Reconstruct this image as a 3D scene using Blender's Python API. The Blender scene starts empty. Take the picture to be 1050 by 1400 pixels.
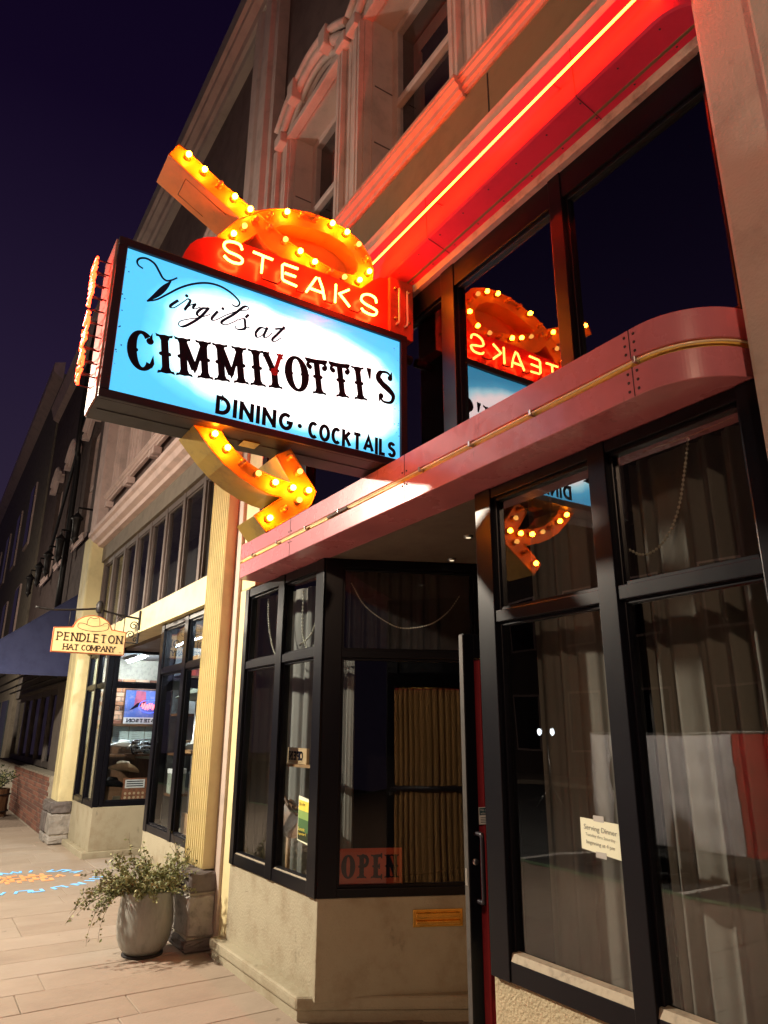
import bpy, bmesh, math, random
from mathutils import Vector, Matrix
random.seed(7)
rad = math.radians
S = bpy.context.scene
COL = S.collection

# ------------------------------------------------------------------ camera
cam_d = bpy.data.cameras.new('camera'); cam = bpy.data.objects.new('camera', cam_d); COL.objects.link(cam)
S.camera = cam
_p, _yaw, _roll = .30178, .56801, .005
_f = Vector((-math.cos(_yaw)*math.cos(_p), math.sin(_yaw)*math.cos(_p), math.sin(_p)))
_r = Vector((math.sin(_yaw), math.cos(_yaw), 0)); _u = _r.cross(_f)
_r2 = _r*math.cos(_roll)+_u*math.sin(_roll); _u2 = _u*math.cos(_roll)-_r*math.sin(_roll)
cam.matrix_world = Matrix(((_r2.x, _u2.x, -_f.x, 0), (_r2.y, _u2.y, -_f.y, 0), (_r2.z, _u2.z, -_f.z, 1.6), (0, 0, 0, 1)))
cam_d.sensor_fit = 'VERTICAL'; cam_d.sensor_height = 24; cam_d.lens = 24*965.3/1400
cam_d.clip_start = .02; cam_d.clip_end = 500

# ------------------------------------------------------------------ night sky
W = bpy.data.worlds.new('World'); S.world = W; W.use_nodes = True
nt = W.node_tree; bg = nt.nodes['Background']
tc = nt.nodes.new('ShaderNodeTexCoord'); sp = nt.nodes.new('ShaderNodeSeparateXYZ'); rp = nt.nodes.new('ShaderNodeValToRGB')
nt.links.new(tc.outputs['Generated'], sp.inputs[0]); nt.links.new(sp.outputs['Z'], rp.inputs[0]); nt.links.new(rp.outputs[0], bg.inputs[0])
el = rp.color_ramp.elements
el[0].position = .0; el[0].color = (.034, .024, .044, 1)
el[1].position = .95; el[1].color = (.0028, .0010, .0085, 1)
for pos, c in ((.18, (.027, .019, .040)), (.45, (.0165, .0095, .031)), (.7, (.0058, .0024, .0145))):
    e = el.new(pos); e.color = (*c, 1)
bg.inputs[1].default_value = .8

S.view_settings.view_transform = 'Standard'; S.view_settings.look = 'None'; S.view_settings.exposure = .25; S.view_settings.gamma = 1
S.cycles.use_denoising = True
S.cycles.max_bounces = 8; S.cycles.transparent_max_bounces = 16; S.cycles.glossy_bounces = 4; S.cycles.diffuse_bounces = 3
S.cycles.sample_clamp_indirect = 4; S.cycles.use_light_tree = True; S.cycles.blur_glossy = .5
S.cycles.caustics_reflective = False; S.cycles.caustics_refractive = False

# ------------------------------------------------------------------ materials
MATS = {}
def mat(name, col, rough=.6, metal=0., var=.18, vscale=6., bump=0., bscale=60., stretch=None, dirt=None, spec=.4, coat=0., spots=None):
    """painted / plastered surface: two noise octaves vary the tone, fine noise gives relief"""
    if name in MATS: return MATS[name]
    m = bpy.data.materials.new(name); m.use_nodes = True; n = m.node_tree.nodes; l = m.node_tree.links
    b = n['Principled BSDF']; b.inputs['Roughness'].default_value = rough; b.inputs['Metallic'].default_value = metal
    b.inputs['Specular IOR Level'].default_value = spec; b.inputs['Coat Weight'].default_value = coat
    tc = n.new('ShaderNodeTexCoord'); mp = n.new('ShaderNodeMapping'); l.new(tc.outputs['Object'], mp.inputs[0])
    if stretch: mp.inputs['Scale'].default_value = stretch
    nz = n.new('ShaderNodeTexNoise'); nz.inputs['Scale'].default_value = vscale; nz.inputs['Detail'].default_value = 8; nz.inputs['Roughness'].default_value = .65
    l.new(mp.outputs[0], nz.inputs['Vector'])
    cr = n.new('ShaderNodeValToRGB'); l.new(nz.outputs['Fac'], cr.inputs[0])
    c2 = dirt if dirt else tuple(c*(1-var*1.6) for c in col)
    cr.color_ramp.elements[0].position = .3; cr.color_ramp.elements[0].color = (*c2, 1)
    cr.color_ramp.elements[1].position = .72; cr.color_ramp.elements[1].color = (*[min(1, c*(1+var*.5)) for c in col], 1)
    e = cr.color_ramp.elements.new(.5); e.color = (*col, 1)
    l.new(cr.outputs[0], b.inputs['Base Color'])
    if spots:                                   # scattered stains, chips or streaks: (scale, threshold, darkening, stretch)
        m3 = n.new('ShaderNodeMapping'); l.new(tc.outputs['Object'], m3.inputs[0]); m3.inputs['Scale'].default_value = spots[3]
        n3 = n.new('ShaderNodeTexNoise'); n3.inputs['Scale'].default_value = spots[0]; n3.inputs['Detail'].default_value = 5; n3.inputs['Roughness'].default_value = .6; l.new(m3.outputs[0], n3.inputs['Vector'])
        r3 = n.new('ShaderNodeMapRange'); r3.inputs['From Min'].default_value = spots[1]; r3.inputs['From Max'].default_value = spots[1]+.07; l.new(n3.outputs['Fac'], r3.inputs[0])
        r3.inputs['To Min'].default_value = 1; r3.inputs['To Max'].default_value = 1-spots[2]
        hs = n.new('ShaderNodeMix'); hs.data_type = 'RGBA'; hs.blend_type = 'MULTIPLY'; hs.inputs['Factor'].default_value = 1; l.new(cr.outputs[0], hs.inputs['A']); l.new(r3.outputs[0], hs.inputs['B']); l.new(hs.outputs['Result'], b.inputs['Base Color'])
    mr = n.new('ShaderNodeMapRange'); l.new(nz.outputs['Fac'], mr.inputs[0])
    mr.inputs['To Min'].default_value = min(1, rough*1.25); mr.inputs['To Max'].default_value = rough*.8; l.new(mr.outputs[0], b.inputs['Roughness'])
    if bump:
        n2 = n.new('ShaderNodeTexNoise'); n2.inputs['Scale'].default_value = bscale; n2.inputs['Detail'].default_value = 6
        l.new(mp.outputs[0], n2.inputs['Vector'])
        bp = n.new('ShaderNodeBump'); bp.inputs['Strength'].default_value = bump; bp.inputs['Distance'].default_value = .01
        l.new(n2.outputs['Fac'], bp.inputs['Height']); l.new(bp.outputs[0], b.inputs['Normal'])
    MATS[name] = m; return m
def emit(name, col, strength=1., base=None):
    if name in MATS: return MATS[name]
    m = bpy.data.materials.new(name); m.use_nodes = True; b = m.node_tree.nodes['Principled BSDF']
    b.inputs['Base Color'].default_value = (*(base or (.02, .02, .02)), 1); b.inputs['Roughness'].default_value = .3
    b.inputs['Emission Color'].default_value = (*col, 1); b.inputs['Emission Strength'].default_value = strength
    MATS[name] = m; return m
def glass(name, ior=1.75, tint=(.9, .93, .95), rough=0., ripple=.0011):
    if name in MATS: return MATS[name]
    m = bpy.data.materials.new(name); m.use_nodes = True; n = m.node_tree.nodes; l = m.node_tree.links
    n.remove(n['Principled BSDF']); out = n['Material Output']
    fr = n.new('ShaderNodeFresnel'); fr.inputs[0].default_value = ior
    ge = n.new('ShaderNodeNewGeometry'); iv = n.new('ShaderNodeMath'); iv.operation = 'SUBTRACT'; iv.inputs[0].default_value = 1; l.new(ge.outputs['Backfacing'], iv.inputs[1])
    mu = n.new('ShaderNodeMath'); mu.operation = 'MULTIPLY'; l.new(fr.outputs[0], mu.inputs[0]); l.new(iv.outputs[0], mu.inputs[1])
    tr = n.new('ShaderNodeBsdfTransparent'); tr.inputs[0].default_value = (*tint, 1)
    gl = n.new('ShaderNodeBsdfGlossy'); gl.inputs['Roughness'].default_value = rough
    tc = n.new('ShaderNodeTexCoord'); nz = n.new('ShaderNodeTexNoise'); nz.inputs['Scale'].default_value = 2.2; nz.inputs['Detail'].default_value = 1
    l.new(tc.outputs['Object'], nz.inputs['Vector'])
    bp = n.new('ShaderNodeBump'); bp.inputs['Strength'].default_value = 1; bp.inputs['Distance'].default_value = ripple; l.new(nz.outputs['Fac'], bp.inputs['Height']); l.new(bp.outputs[0], gl.inputs['Normal'])
    mx = n.new('ShaderNodeMixShader'); l.new(mu.outputs[0], mx.inputs[0]); l.new(tr.outputs[0], mx.inputs[1]); l.new(gl.outputs[0], mx.inputs[2]); l.new(mx.outputs[0], out.inputs[0])
    MATS[name] = m; return m

CREAM = mat('cream_paint', (.70, .60, .33), .55, var=.12, vscale=3, bump=.12, bscale=90)
OLIVE = mat('olive_stucco', (.37, .33, .235), .8, var=.14, vscale=4, bump=.45, bscale=70, dirt=(.29, .24, .16), spots=(7, .66, .3, (1, 1, .6)))
STUCCO = mat('grey_stucco', (.40, .36, .31), .85, var=.15, vscale=3, bump=.35, bscale=80, spots=(5, .62, .25, (1, 1, .5)))
TRIM = mat('taupe_trim', (.64, .47, .42), .6, var=.15, vscale=4, bump=.15, bscale=50)
WALL = mat('brown_wall', (.15, .095, .085), .75, var=.2, vscale=3, bump=.3, bscale=40)
FRIEZE = mat('olive_frieze', (.22, .155, .085), .6, var=.15, vscale=3, bump=.15, bscale=40)
ALU = mat('dark_bronze_frame', (.0045, .0045, .0075), .30, metal=.0, var=.1, vscale=5, stretch=(1, 1, .2), spec=.22)
ALUS = mat('bare_sill', (.35, .3, .22), .45, metal=.3, var=.25, vscale=20)
CORAL = mat('coral_sheet_metal', (.58, .185, .215), .27, metal=.0, var=.10, vscale=2.5, bump=.25, bscale=2.2, coat=.2, spec=.45, spots=(14, .68, .4, (1, 1, .3)))
REDM = mat('red_sheet_metal', (.62, .035, .085), .6, var=.08, vscale=3, bump=.2, bscale=2.5, spec=.15)
BLACK = mat('black_cabinet', (.022, .018, .026), .38, metal=.3, var=.2, vscale=5, spec=.5)
CABM = mat('brown_cabinet_underside', (.018, .013, .017), .35, metal=.3, var=.25, vscale=6)
ORANGE = mat('orange_enamel', (.82, .26, .045), .42, var=.12, vscale=5, coat=.1, spots=(16, .67, .45, (1, 1, .5)))
AMBER = mat('amber_sign_face', (.86, .27, .02), .45, var=.12, vscale=6, coat=.1, spots=(22, .68, .5, (1, 1, 1)))
OLIVEM = mat('weathered_arrow_side', (.50, .34, .06), .45, var=.3, vscale=5, dirt=(.22, .15, .05))
SIGNRED = mat('red_enamel', (.72, .035, .015), .35, var=.12, vscale=6, coat=.25)
INK = mat('sign_black_paint', (.008, .008, .018), .85, var=.2, vscale=8, spec=.1)
PAVE = mat('paver_concrete', (.345, .275, .215), .75, var=.14, vscale=2.6, bump=.4, bscale=35, stretch=(1.4, .8, 1), dirt=(.32, .255, .20), spots=(9, .66, .4, (1, 1, 1)))
PAVE2 = mat('paver_concrete_pale', (.36, .29, .23), .75, var=.14, vscale=2.6, bump=.4, bscale=35, stretch=(1.4, .8, 1), dirt=(.34, .275, .215), spots=(9, .66, .4, (1, 1, 1)))
PAVE3 = mat('paver_concrete_brown', (.33, .26, .20), .75, var=.14, vscale=2.6, bump=.4, bscale=35, stretch=(1.4, .8, 1), dirt=(.29, .225, .175), spots=(9, .66, .4, (1, 1, 1)))
JOINT = mat('joint_sand', (.23, .175, .135), .9, var=.3, vscale=20, bump=.4)
ASPH = mat('asphalt', (.05, .05, .052), .85, var=.25, vscale=8, bump=.5, bscale=120)
STONE = mat('grey_stone', (.30, .275, .25), .8, var=.35, vscale=7, bump=.9, bscale=14)
STONE2 = mat('dark_stone', (.13, .11, .105), .8, var=.4, vscale=8, bump=.9, bscale=12)
MORT = mat('mortar', (.34, .30, .24), .9, var=.2, vscale=15, bump=.5)
BRICKM = mat('red_brick', (.21, .085, .055), .8, var=.3, vscale=9, bump=.4)
BRICKO = mat('orange_brick', (.42, .19, .10), .8, var=.3, vscale=9, bump=.4)
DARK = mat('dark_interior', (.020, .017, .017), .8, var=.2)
CURT = mat('taupe_curtain', (.22, .205, .175), .85, var=.14, vscale=5, stretch=(1, 1, .25))
CURTD = mat('charcoal_curtain', (.10, .095, .10), .85, var=.15, vscale=5)
CURTB = mat('brown_curtain', (.40, .20, .065), .85, var=.16, vscale=6, stretch=(1, 1, .25))
CURTR = mat('red_curtain', (.42, .02, .028), .7, var=.16, vscale=6, stretch=(1, 1, .25))
BRASS = mat('brass', (.85, .52, .14), .25, metal=1., var=.2, vscale=9)
IRON = mat('black_iron', (.025, .022, .022), .5, metal=.4, var=.3, vscale=20)
STEEL = mat('brushed_steel', (.5, .5, .5), .3, metal=1., var=.1)
PAPER = mat('cream_paper', (.78, .80, .60), .7, var=.03)
WHITE = mat('white_paint', (.78, .78, .76), .6, var=.06)
WOOD = mat('warm_wood', (.42, .24, .11), .55, var=.3, vscale=5, stretch=(1, 8, 1))
WOODD = mat('dark_wood', (.12, .06, .03), .5, var=.3, vscale=5, stretch=(1, 8, 1))
BEAD = mat('white_beads', (.75, .70, .55), .35, var=.05)
GLASS = glass('window_glass')
GLASSC = glass('clerestory_glass', ior=1.5)
GLASSR = glass('reflective_glass', ior=4.0, tint=(.5, .52, .55))
GLASST = glass('transom_glass', ior=3.9, tint=(.92, .93, .93))
GLASSM = glass('tinted_glass', ior=1.9, tint=(.87, .88, .88))
NAVY = mat('navy_awning_cloth', (.035, .042, .11), .8, var=.12, vscale=5, bump=.2, bscale=150)

# ------------------------------------------------------------------ mesh building
class G:
    def __init__(s): s.v = []; s.f = []; s.m = []; s.sm = []
    def add(s, vs, fs, m=0, smooth=False):
        o = len(s.v); s.v += [tuple(p) for p in vs]
        for f in fs: s.f.append([i+o for i in f]); s.m.append(m); s.sm.append(smooth)
        return s
    def box(s, x0, x1, y0, y1, z0, z1, m=0):
        vs = [(x, y, z) for x in (x0, x1) for y in (y0, y1) for z in (z0, z1)]
        return s.add(vs, [(0, 1, 3, 2), (4, 6, 7, 5), (0, 4, 5, 1), (2, 3, 7, 6), (0, 2, 6, 4), (1, 5, 7, 3)], m)
    def prism(s, poly, axis, a0, a1, m=0, smooth=False):
        """poly: 2-D outline; axis x -> (y,z), y -> (x,z), z -> (x,y)"""
        def P(p, a): return {'x': (a, p[0], p[1]), 'y': (p[0], a, p[1]), 'z': (p[0], p[1], a)}[axis]
        n = len(poly)
        s.add([P(p, a0) for p in poly]+[P(p, a1) for p in poly], [tuple(range(n)), tuple(range(2*n-1, n-1, -1))], m)
        o = len(s.v)-2*n
        for i in range(n):
            j = (i+1) % n; s.f.append([o+i, o+n+i, o+n+j, o+j]); s.m.append(m); s.sm.append(smooth)
        return s
    def tube(s, pts, r, n=8, closed=False, m=0, ry=None):
        pts = [Vector(p) for p in pts]; k = len(pts); rings = []
        up = None
        for i, p in enumerate(pts):
            a = pts[i-1] if (i or closed) else p; b = pts[(i+1) % k] if (i < k-1 or closed) else p
            t = (b-a).normalized()
            if up is None:
                up = Vector((0, 0, 1)) if abs(t.z) < .9 else Vector((1, 0, 0))
            x = t.cross(up)
            if x.length < 1e-6: x = t.orthogonal()
            x.normalize(); y = x.cross(t).normalized(); up = y
            rr = r[i] if isinstance(r, (list, tuple)) else r
            rings.append([p+x*rr*math.cos(2*math.pi*q/n)+y*(ry or rr)*math.sin(2*math.pi*q/n) for q in range(n)])
        vs = [v for R in rings for v in R]; fs = []
        for i in range(k if closed else k-1):
            j = (i+1) % k
            for q in range(n): fs.append((i*n+q, i*n+(q+1) % n, j*n+(q+1) % n, j*n+q))
        s.add(vs, fs, m, True)
        if not closed:
            o = len(s.v)-len(vs)
            s.f.append([o+q for q in range(n)][::-1]); s.m.append(m); s.sm.append(False)
            s.f.append([o+(k-1)*n+q for q in range(n)]); s.m.append(m); s.sm.append(False)
        return s
    def lathe(s, prof, c, n=24, m=0, axis='z'):
        vs = []
        for r, h in prof:
            for q in range(n):
                a = 2*math.pi*q/n; u, v = r*math.cos(a), r*math.sin(a)
                vs.append({'z': (c[0]+u, c[1]+v, c[2]+h), 'x': (c[0]+h, c[1]+u, c[2]+v), 'y': (c[0]+u, c[1]+h, c[2]+v)}[axis])
        fs = [(i*n+q, i*n+(q+1) % n, (i+1)*n+(q+1) % n, (i+1)*n+q) for i in range(len(prof)-1) for q in range(n)]
        return s.add(vs, fs, m, True)
    def ball(s, c, r, n=10, m=0, sz=1.):
        return s.lathe([(max(1e-4, r*math.sin(math.pi*i/(n//2+1))), -r*sz*math.cos(math.pi*i/(n//2+1))) for i in range(n//2+2)], c, n, m)
    def build(s, name, mats, parent=None, bevel=0., seg=2, fix=True):
        me = bpy.data.meshes.new(name)
        me.from_pydata(s.v, [], s.f)
        mats = mats if isinstance(mats, (list, tuple)) else [mats]
        for m in mats: me.materials.append(m)
        for p, mi, sm in zip(me.polygons, s.m, s.sm): p.material_index = mi; p.use_smooth = sm
        if fix or bevel:
            bm = bmesh.new(); bm.from_mesh(me)
            bmesh.ops.recalc_face_normals(bm, faces=bm.faces)
            if bevel:
                es = [e for e in bm.edges if len(e.link_faces) == 2 and e.calc_face_angle(0) > .6]
                bmesh.ops.bevel(bm, geom=es, offset=bevel, segments=seg, affect='EDGES', profile=.6, clamp_overlap=True)
            bm.to_mesh(me); bm.free()
        return link(name, me, parent)
def link(name, me, parent=None, loc=None):
    o = bpy.data.objects.new(name, me); COL.objects.link(o)
    if parent is not None: child(o, parent)
    if loc: o.location = loc
    return o
def wl(o):
    t = Vector((0, 0, 0))
    while o is not None: t = t+o.location+(o.matrix_parent_inverse.translation if o.parent else Vector((0, 0, 0))); o = o.parent
    return t
def child(o, p): o.parent = p; o.matrix_parent_inverse = Matrix.Translation(-wl(p))
def thing(name, label, cat, loc=(0, 0, 0), group=None):
    o = bpy.data.objects.new(name, None); COL.objects.link(o); o.location = loc; o.empty_display_size = .1
    return tag(o, label, cat, group)
def tag(o, label, cat, group=None):
    o['label'] = label; o['category'] = cat
    if group: o['group'] = group
    return o
def struct(o, kind='structure'): o['kind'] = kind; return o
def recentre(o):
    """move the mesh origin to the middle of its bounding box (top-level meshes)"""
    c = sum((Vector(b) for b in o.bound_box), Vector())/8; o.data.transform(Matrix.Translation(-c)); o.location = c; return o

class Plane:
    """2-D drawing on a wall: (u,v) -> origin + u*ux + v*uz, lifted along n"""
    def __init__(s, o, ux, n, uz=(0, 0, 1)): s.o = Vector(o); s.ux = Vector(ux); s.n = Vector(n); s.uz = Vector(uz)
    def __call__(s, u, v, d=0.): return s.o+s.ux*u+s.uz*v+s.n*d
    def rot(s, u, v, a):
        return Plane(s(u, v), s.ux*math.cos(a)+s.uz*math.sin(a), s.n, s.uz*math.cos(a)-s.ux*math.sin(a))
def shape(g, pl, poly, d, t=0., m=0):
    """flat outline on a plane, thickness t"""
    n = len(poly); a = [pl(u, v, d) for u, v in poly]
    if not t: return g.add(a, [tuple(range(n))], m)
    b = [pl(u, v, d-t) for u, v in poly]
    return g.add(a+b, [tuple(range(n)), tuple(range(2*n-1, n-1, -1))]+[(i, (i+1) % n, n+(i+1) % n, n+i) for i in range(n)], m)
def ribbon(g, pl, pts, w, d, m=0, t=.0015):
    """stroke of width w (number or list) along pts, mitred, as a thin slab"""
    P = [Vector(p) for p in pts]; L = []; R = []; k = len(P)
    closed = (P[0]-P[-1]).length < 1e-6
    for i, p in enumerate(P):
        a = (p-P[i-1]) if i else ((P[0]-P[-2]) if closed else (P[1]-p)); b = (P[i+1]-p) if i < k-1 else ((P[1]-P[0]) if closed else a)
        a = a.normalized(); b = b.normalized(); t_ = (a+b); t_ = t_.normalized() if t_.length > 1e-6 else a
        nn = Vector((-t_.y, t_.x)); ww = (w[i] if isinstance(w, (list, tuple)) else w)/2
        c = max(.45, nn.dot(Vector((-a.y, a.x)))); L.append(p+nn*ww/c); R.append(p-nn*ww/c)
    for i in range(k-1):
        shape(g, pl, [R[i], R[i+1], L[i+1], L[i]], d, t, m)
def arc(cx, cy, rx, ry, a0, a1, n=14):
    return [(cx+rx*math.cos(rad(a0+(a1-a0)*i/n)), cy+ry*math.sin(rad(a0+(a1-a0)*i/n))) for i in range(n+1)]
_sS = arc(.3, .755, .24, .2, 20, 270, 12)+arc(.3, .275, .27, .245, 80, -160, 12)
GLY = {
 'A': (.78, [[(0, 0), (.39, 1), (.78, 0)], [(.15, .33), (.63, .33)]]),
 'B': (.6, [[(0, 0), (0, 1)], [(0, 1), (.3, 1)]+arc(.3, .76, .24, .24, 90, -90, 8)+[(0, .52)], [(0, .52), (.32, .52)]+arc(.32, .26, .27, .26, 90, -90, 8)+[(0, 0)]]),
 'C': (.62, [arc(.36, .5, .34, .49, 50, 310, 18)]), 'D': (.66, [[(0, 0), (0, 1)], [(0, 1), (.2, 1)]+arc(.2, .5, .45, .5, 90, -90, 14)+[(0, 0)]]),
 'E': (.5, [[(0, 0), (0, 1)], [(0, 1), (.5, 1)], [(0, .52), (.44, .52)], [(0, 0), (.5, 0)]]),
 'F': (.5, [[(0, 0), (0, 1)], [(0, 1), (.5, 1)], [(0, .52), (.44, .52)]]),
 'G': (.7, [arc(.37, .5, .35, .49, 50, 350, 18)+[(.72, .45), (.42, .45)]]), 'H': (.64, [[(0, 0), (0, 1)], [(.64, 0), (.64, 1)], [(0, .52), (.64, .52)]]),
 'I': (.0, [[(0, 0), (0, 1)]]), 'K': (.6, [[(0, 0), (0, 1)], [(.58, 1), (.02, .42)], [(.2, .6), (.62, 0)]]),
 'L': (.46, [[(0, 0), (0, 1)], [(0, 0), (.46, 0)]]), 'M': (.84, [[(0, 0), (0, 1)], [(0, 1), (.42, .2), (.84, 1)], [(.84, 1), (.84, 0)]]),
 'N': (.66, [[(0, 0), (0, 1)], [(0, 1), (.66, 0)], [(.66, 0), (.66, 1)]]), 'O': (.72, [arc(.36, .5, .36, .5, 90, 450, 24)]),
 'P': (.56, [[(0, 0), (0, 1)], [(0, 1), (.28, 1)]+arc(.28, .73, .27, .27, 90, -90, 10)+[(0, .46)]]),
 'R': (.58, [[(0, 0), (0, 1)], [(0, 1), (.28, 1)]+arc(.28, .74, .26, .26, 90, -90, 10)+[(0, .48)], [(.26, .48), (.58, 0)]]),
 'S': (.58, [_sS]), 'T': (.64, [[(.32, 0), (.32, 1)], [(0, 1), (.64, 1)]]),
 'U': (.62, [[(0, 1), (0, .32)]+arc(.31, .32, .31, .32, 180, 360, 12)+[(.62, 1)]]),
 'Y': (.7, [[(0, 1), (.35, .48), (.7, 1)], [(.35, .48), (.35, 0)]]), '.': (.0, [[(-.07, .45), (.07, .45)]]), ' ': (.2, []),
}
def word(g, pl, txt, u, v, h, wd, gap=.28, wide=1., slab=0., d=.001, m=0, spread=None):
    """caps lettering from strokes; fits between u and u+spread when spread is given"""
    if spread:
        tot = sum(GLY[c][0] for c in txt)*h; gp = gap*h*(len(txt)-1); wide = (spread-gp-wd)/tot; u += wd/2
    k = 0
    for c in txt:
        w0, st = GLY[c]; ww = wd
        for s_ in st:
            k += 1
            pts = [(u+x*h*wide, v+wd/2+y*(h-wd)) for x, y in s_]
            if c == '.': ww = wd*1.25
            if c in 'ILHTEDPNMKBRF' and len(pts) == 2 and abs(pts[0][0]-pts[1][0]) < 1e-6: pts = [(pts[0][0], v), (pts[1][0], v+h)]
            ribbon(g, pl, pts, ww, d+k*.00012, m)
            if slab:
                for q, o in ((pts[0], s_[0]), (pts[-1], s_[-1])):
                    if o[1] in (0, 1) and not (len(s_) == 2 and s_[0][1] == s_[1][1]):
                        zz = v if o[1] == 0 else v+h-slab
                        shape(g, pl, [(q[0]-wd*1.05, zz), (q[0]+wd*1.05, zz), (q[0]+wd*1.05, zz+slab), (q[0]-wd*1.05, zz+slab)], d+k*.00012+.00005, .001, m)
        u += w0*h*wide+gap*h
    return u
def text(g, pl, s, u, v, size, d=.001, m=0, bold=0., align='LEFT', sx=1.):
    c = bpy.data.curves.new('t', 'FONT'); c.body = s; c.size = size; c.offset = bold; c.align_x = align; c.resolution_u = 3
    o = bpy.data.objects.new('t', c); COL.objects.link(o)
    me = bpy.data.meshes.new_from_object(o.evaluated_get(bpy.context.evaluated_depsgraph_get()))
    g.add([pl(u+p.co.x*sx, v+p.co.y, d) for p in me.vertices], [tuple(p.vertices) for p in me.polygons], m)
    bpy.data.objects.remove(o); bpy.data.meshes.remove(me); bpy.data.curves.remove(c)
def smooth(pts, n=4, closed=False):
    """Catmull-Rom"""
    P = [Vector(p) for p in pts]; k = len(P); out = []
    for i in range(k if closed else k-1):
        p1, p2 = P[i], P[(i+1) % k]; p0 = P[i-1] if (i or closed) else p1*2-p2; p3 = P[(i+2) % k] if (i < k-2 or closed) else p2*2-p1
        for j in range(n):
            t = j/n; out.append(.5*((2*p1)+(p2-p0)*t+(2*p0-5*p1+4*p2-p3)*t*t+(3*p1-p0-3*p2+p3)*t**3))
    if not closed: out.append(P[-1])
    return [tuple(p) for p in out]
def holed(name, outer, hole, X0, X1, mf, ms, parent):
    """plate in a plane X=const with an optional hole, extruded from X0 (front) to X1; front material mf, sides ms"""
    bm = bmesh.new(); es = []; loops = []
    for lp in [outer]+([hole] if hole else []):
        vs = [bm.verts.new((X0, y, z)) for y, z in lp]; loops.append(vs)
        es += [bm.edges.new((vs[i], vs[(i+1) % len(vs)])) for i in range(len(vs))]
    r = bmesh.ops.triangle_fill(bm, edges=es, use_beauty=True)
    for f in bm.faces: f.material_index = 0
    for vs in loops:
        b = [bm.verts.new((X1, v.co.y, v.co.z)) for v in vs]
        for i in range(len(vs)):
            j = (i+1) % len(vs); f = bm.faces.new((vs[i], vs[j], b[j], b[i])); f.material_index = 1
    if not hole:
        pass
    bmesh.ops.recalc_face_normals(bm, faces=bm.faces)
    me = bpy.data.meshes.new(name); bm.to_mesh(me); bm.free(); me.materials.append(mf); me.materials.append(ms)
    return link(name, me, parent)
def rivets(pts, n, r, parent, m, name='rivet'):
    me = None
    for p in pts:
        if me is None:
            g = G(); prof = [(r, 0), (r*.8, r*.45), (r*.3, r*.65), (1e-4, r*.7)]
            ax = max(range(3), key=lambda i: abs(n[i])); sg = 1 if n[ax] > 0 else -1
            g.lathe([(a, b*sg) for a, b in prof], (0, 0, 0), 8, 0, 'xyz'[ax]); o = g.build(name, m, parent); me = o.data; o.location = p
        else: link(name, me, parent, p)
def curtain(name, label, a, b, z0, z1, m, folds=8, amp=.035, group=None, seed=0, parent=None, n=None, cat='curtain'):
    """pleated cloth hung between plan points a and b"""
    rn = random.Random(seed); a = Vector(a); b = Vector(b); L = (b-a).length; t = (b-a)/L; nn = Vector((-t.y, t.x))
    K = folds*14; ph = [rn.uniform(-.5, .5) for _ in range(8)]; g = G(); vs = []; rows = 5
    def off(s, zz):
        x = s*folds*2*math.pi; x += 2.3*math.sin(s*5+ph[0]*6)+1.2*math.sin(s*11+ph[1]*6)
        return amp*(.62+.6*math.sin(s*9+ph[2]*6)*math.sin(s*4+ph[4]*6)+.2*math.sin(s*23+ph[5]*6))*(math.sin(x)+.28*math.sin(2*x+ph[3]*6)+.15*math.sin(3.1*x+zz*1.3))*(.65+.35*zz)
    for sd in (0, .004):
        for r in range(rows+1):
            zz = r/rows
            for i in range(K+1):
                s_ = i/K; p = a+t*(s_*L)+nn*(off(s_, 1-zz)+sd); vs.append((p.x, p.y, z0+(z1-z0)*zz))
    N = (K+1)*(rows+1); fs = []
    for q in (0, N):
        for r in range(rows):
            for i in range(K): f = (q+r*(K+1)+i, q+r*(K+1)+i+1, q+(r+1)*(K+1)+i+1, q+(r+1)*(K+1)+i); fs.append(f if q == 0 else f[::-1])
    g.add(vs, fs, 0, True); o = g.build(name, m, parent, fix=False)
    if parent is None: tag(o, label, cat, group); recentre(o)
    return o
def beads(name, label, pts, r, group=None, m=None, step=None):
    P = [Vector(p) for p in smooth(pts, 24)]; g = G(); acc = 0; step = step or r*2.3
    g.tube(smooth(pts, 6), r*.25, 5); g.ball(P[0], r, 6)
    for i in range(1, len(P)):
        acc += (P[i]-P[i-1]).length
        if acc >= step: g.ball(P[i], r, 6); acc = 0
    o = g.build(name, m or BEAD); tag(o, label, 'bead garland', group); return recentre(o)

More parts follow.
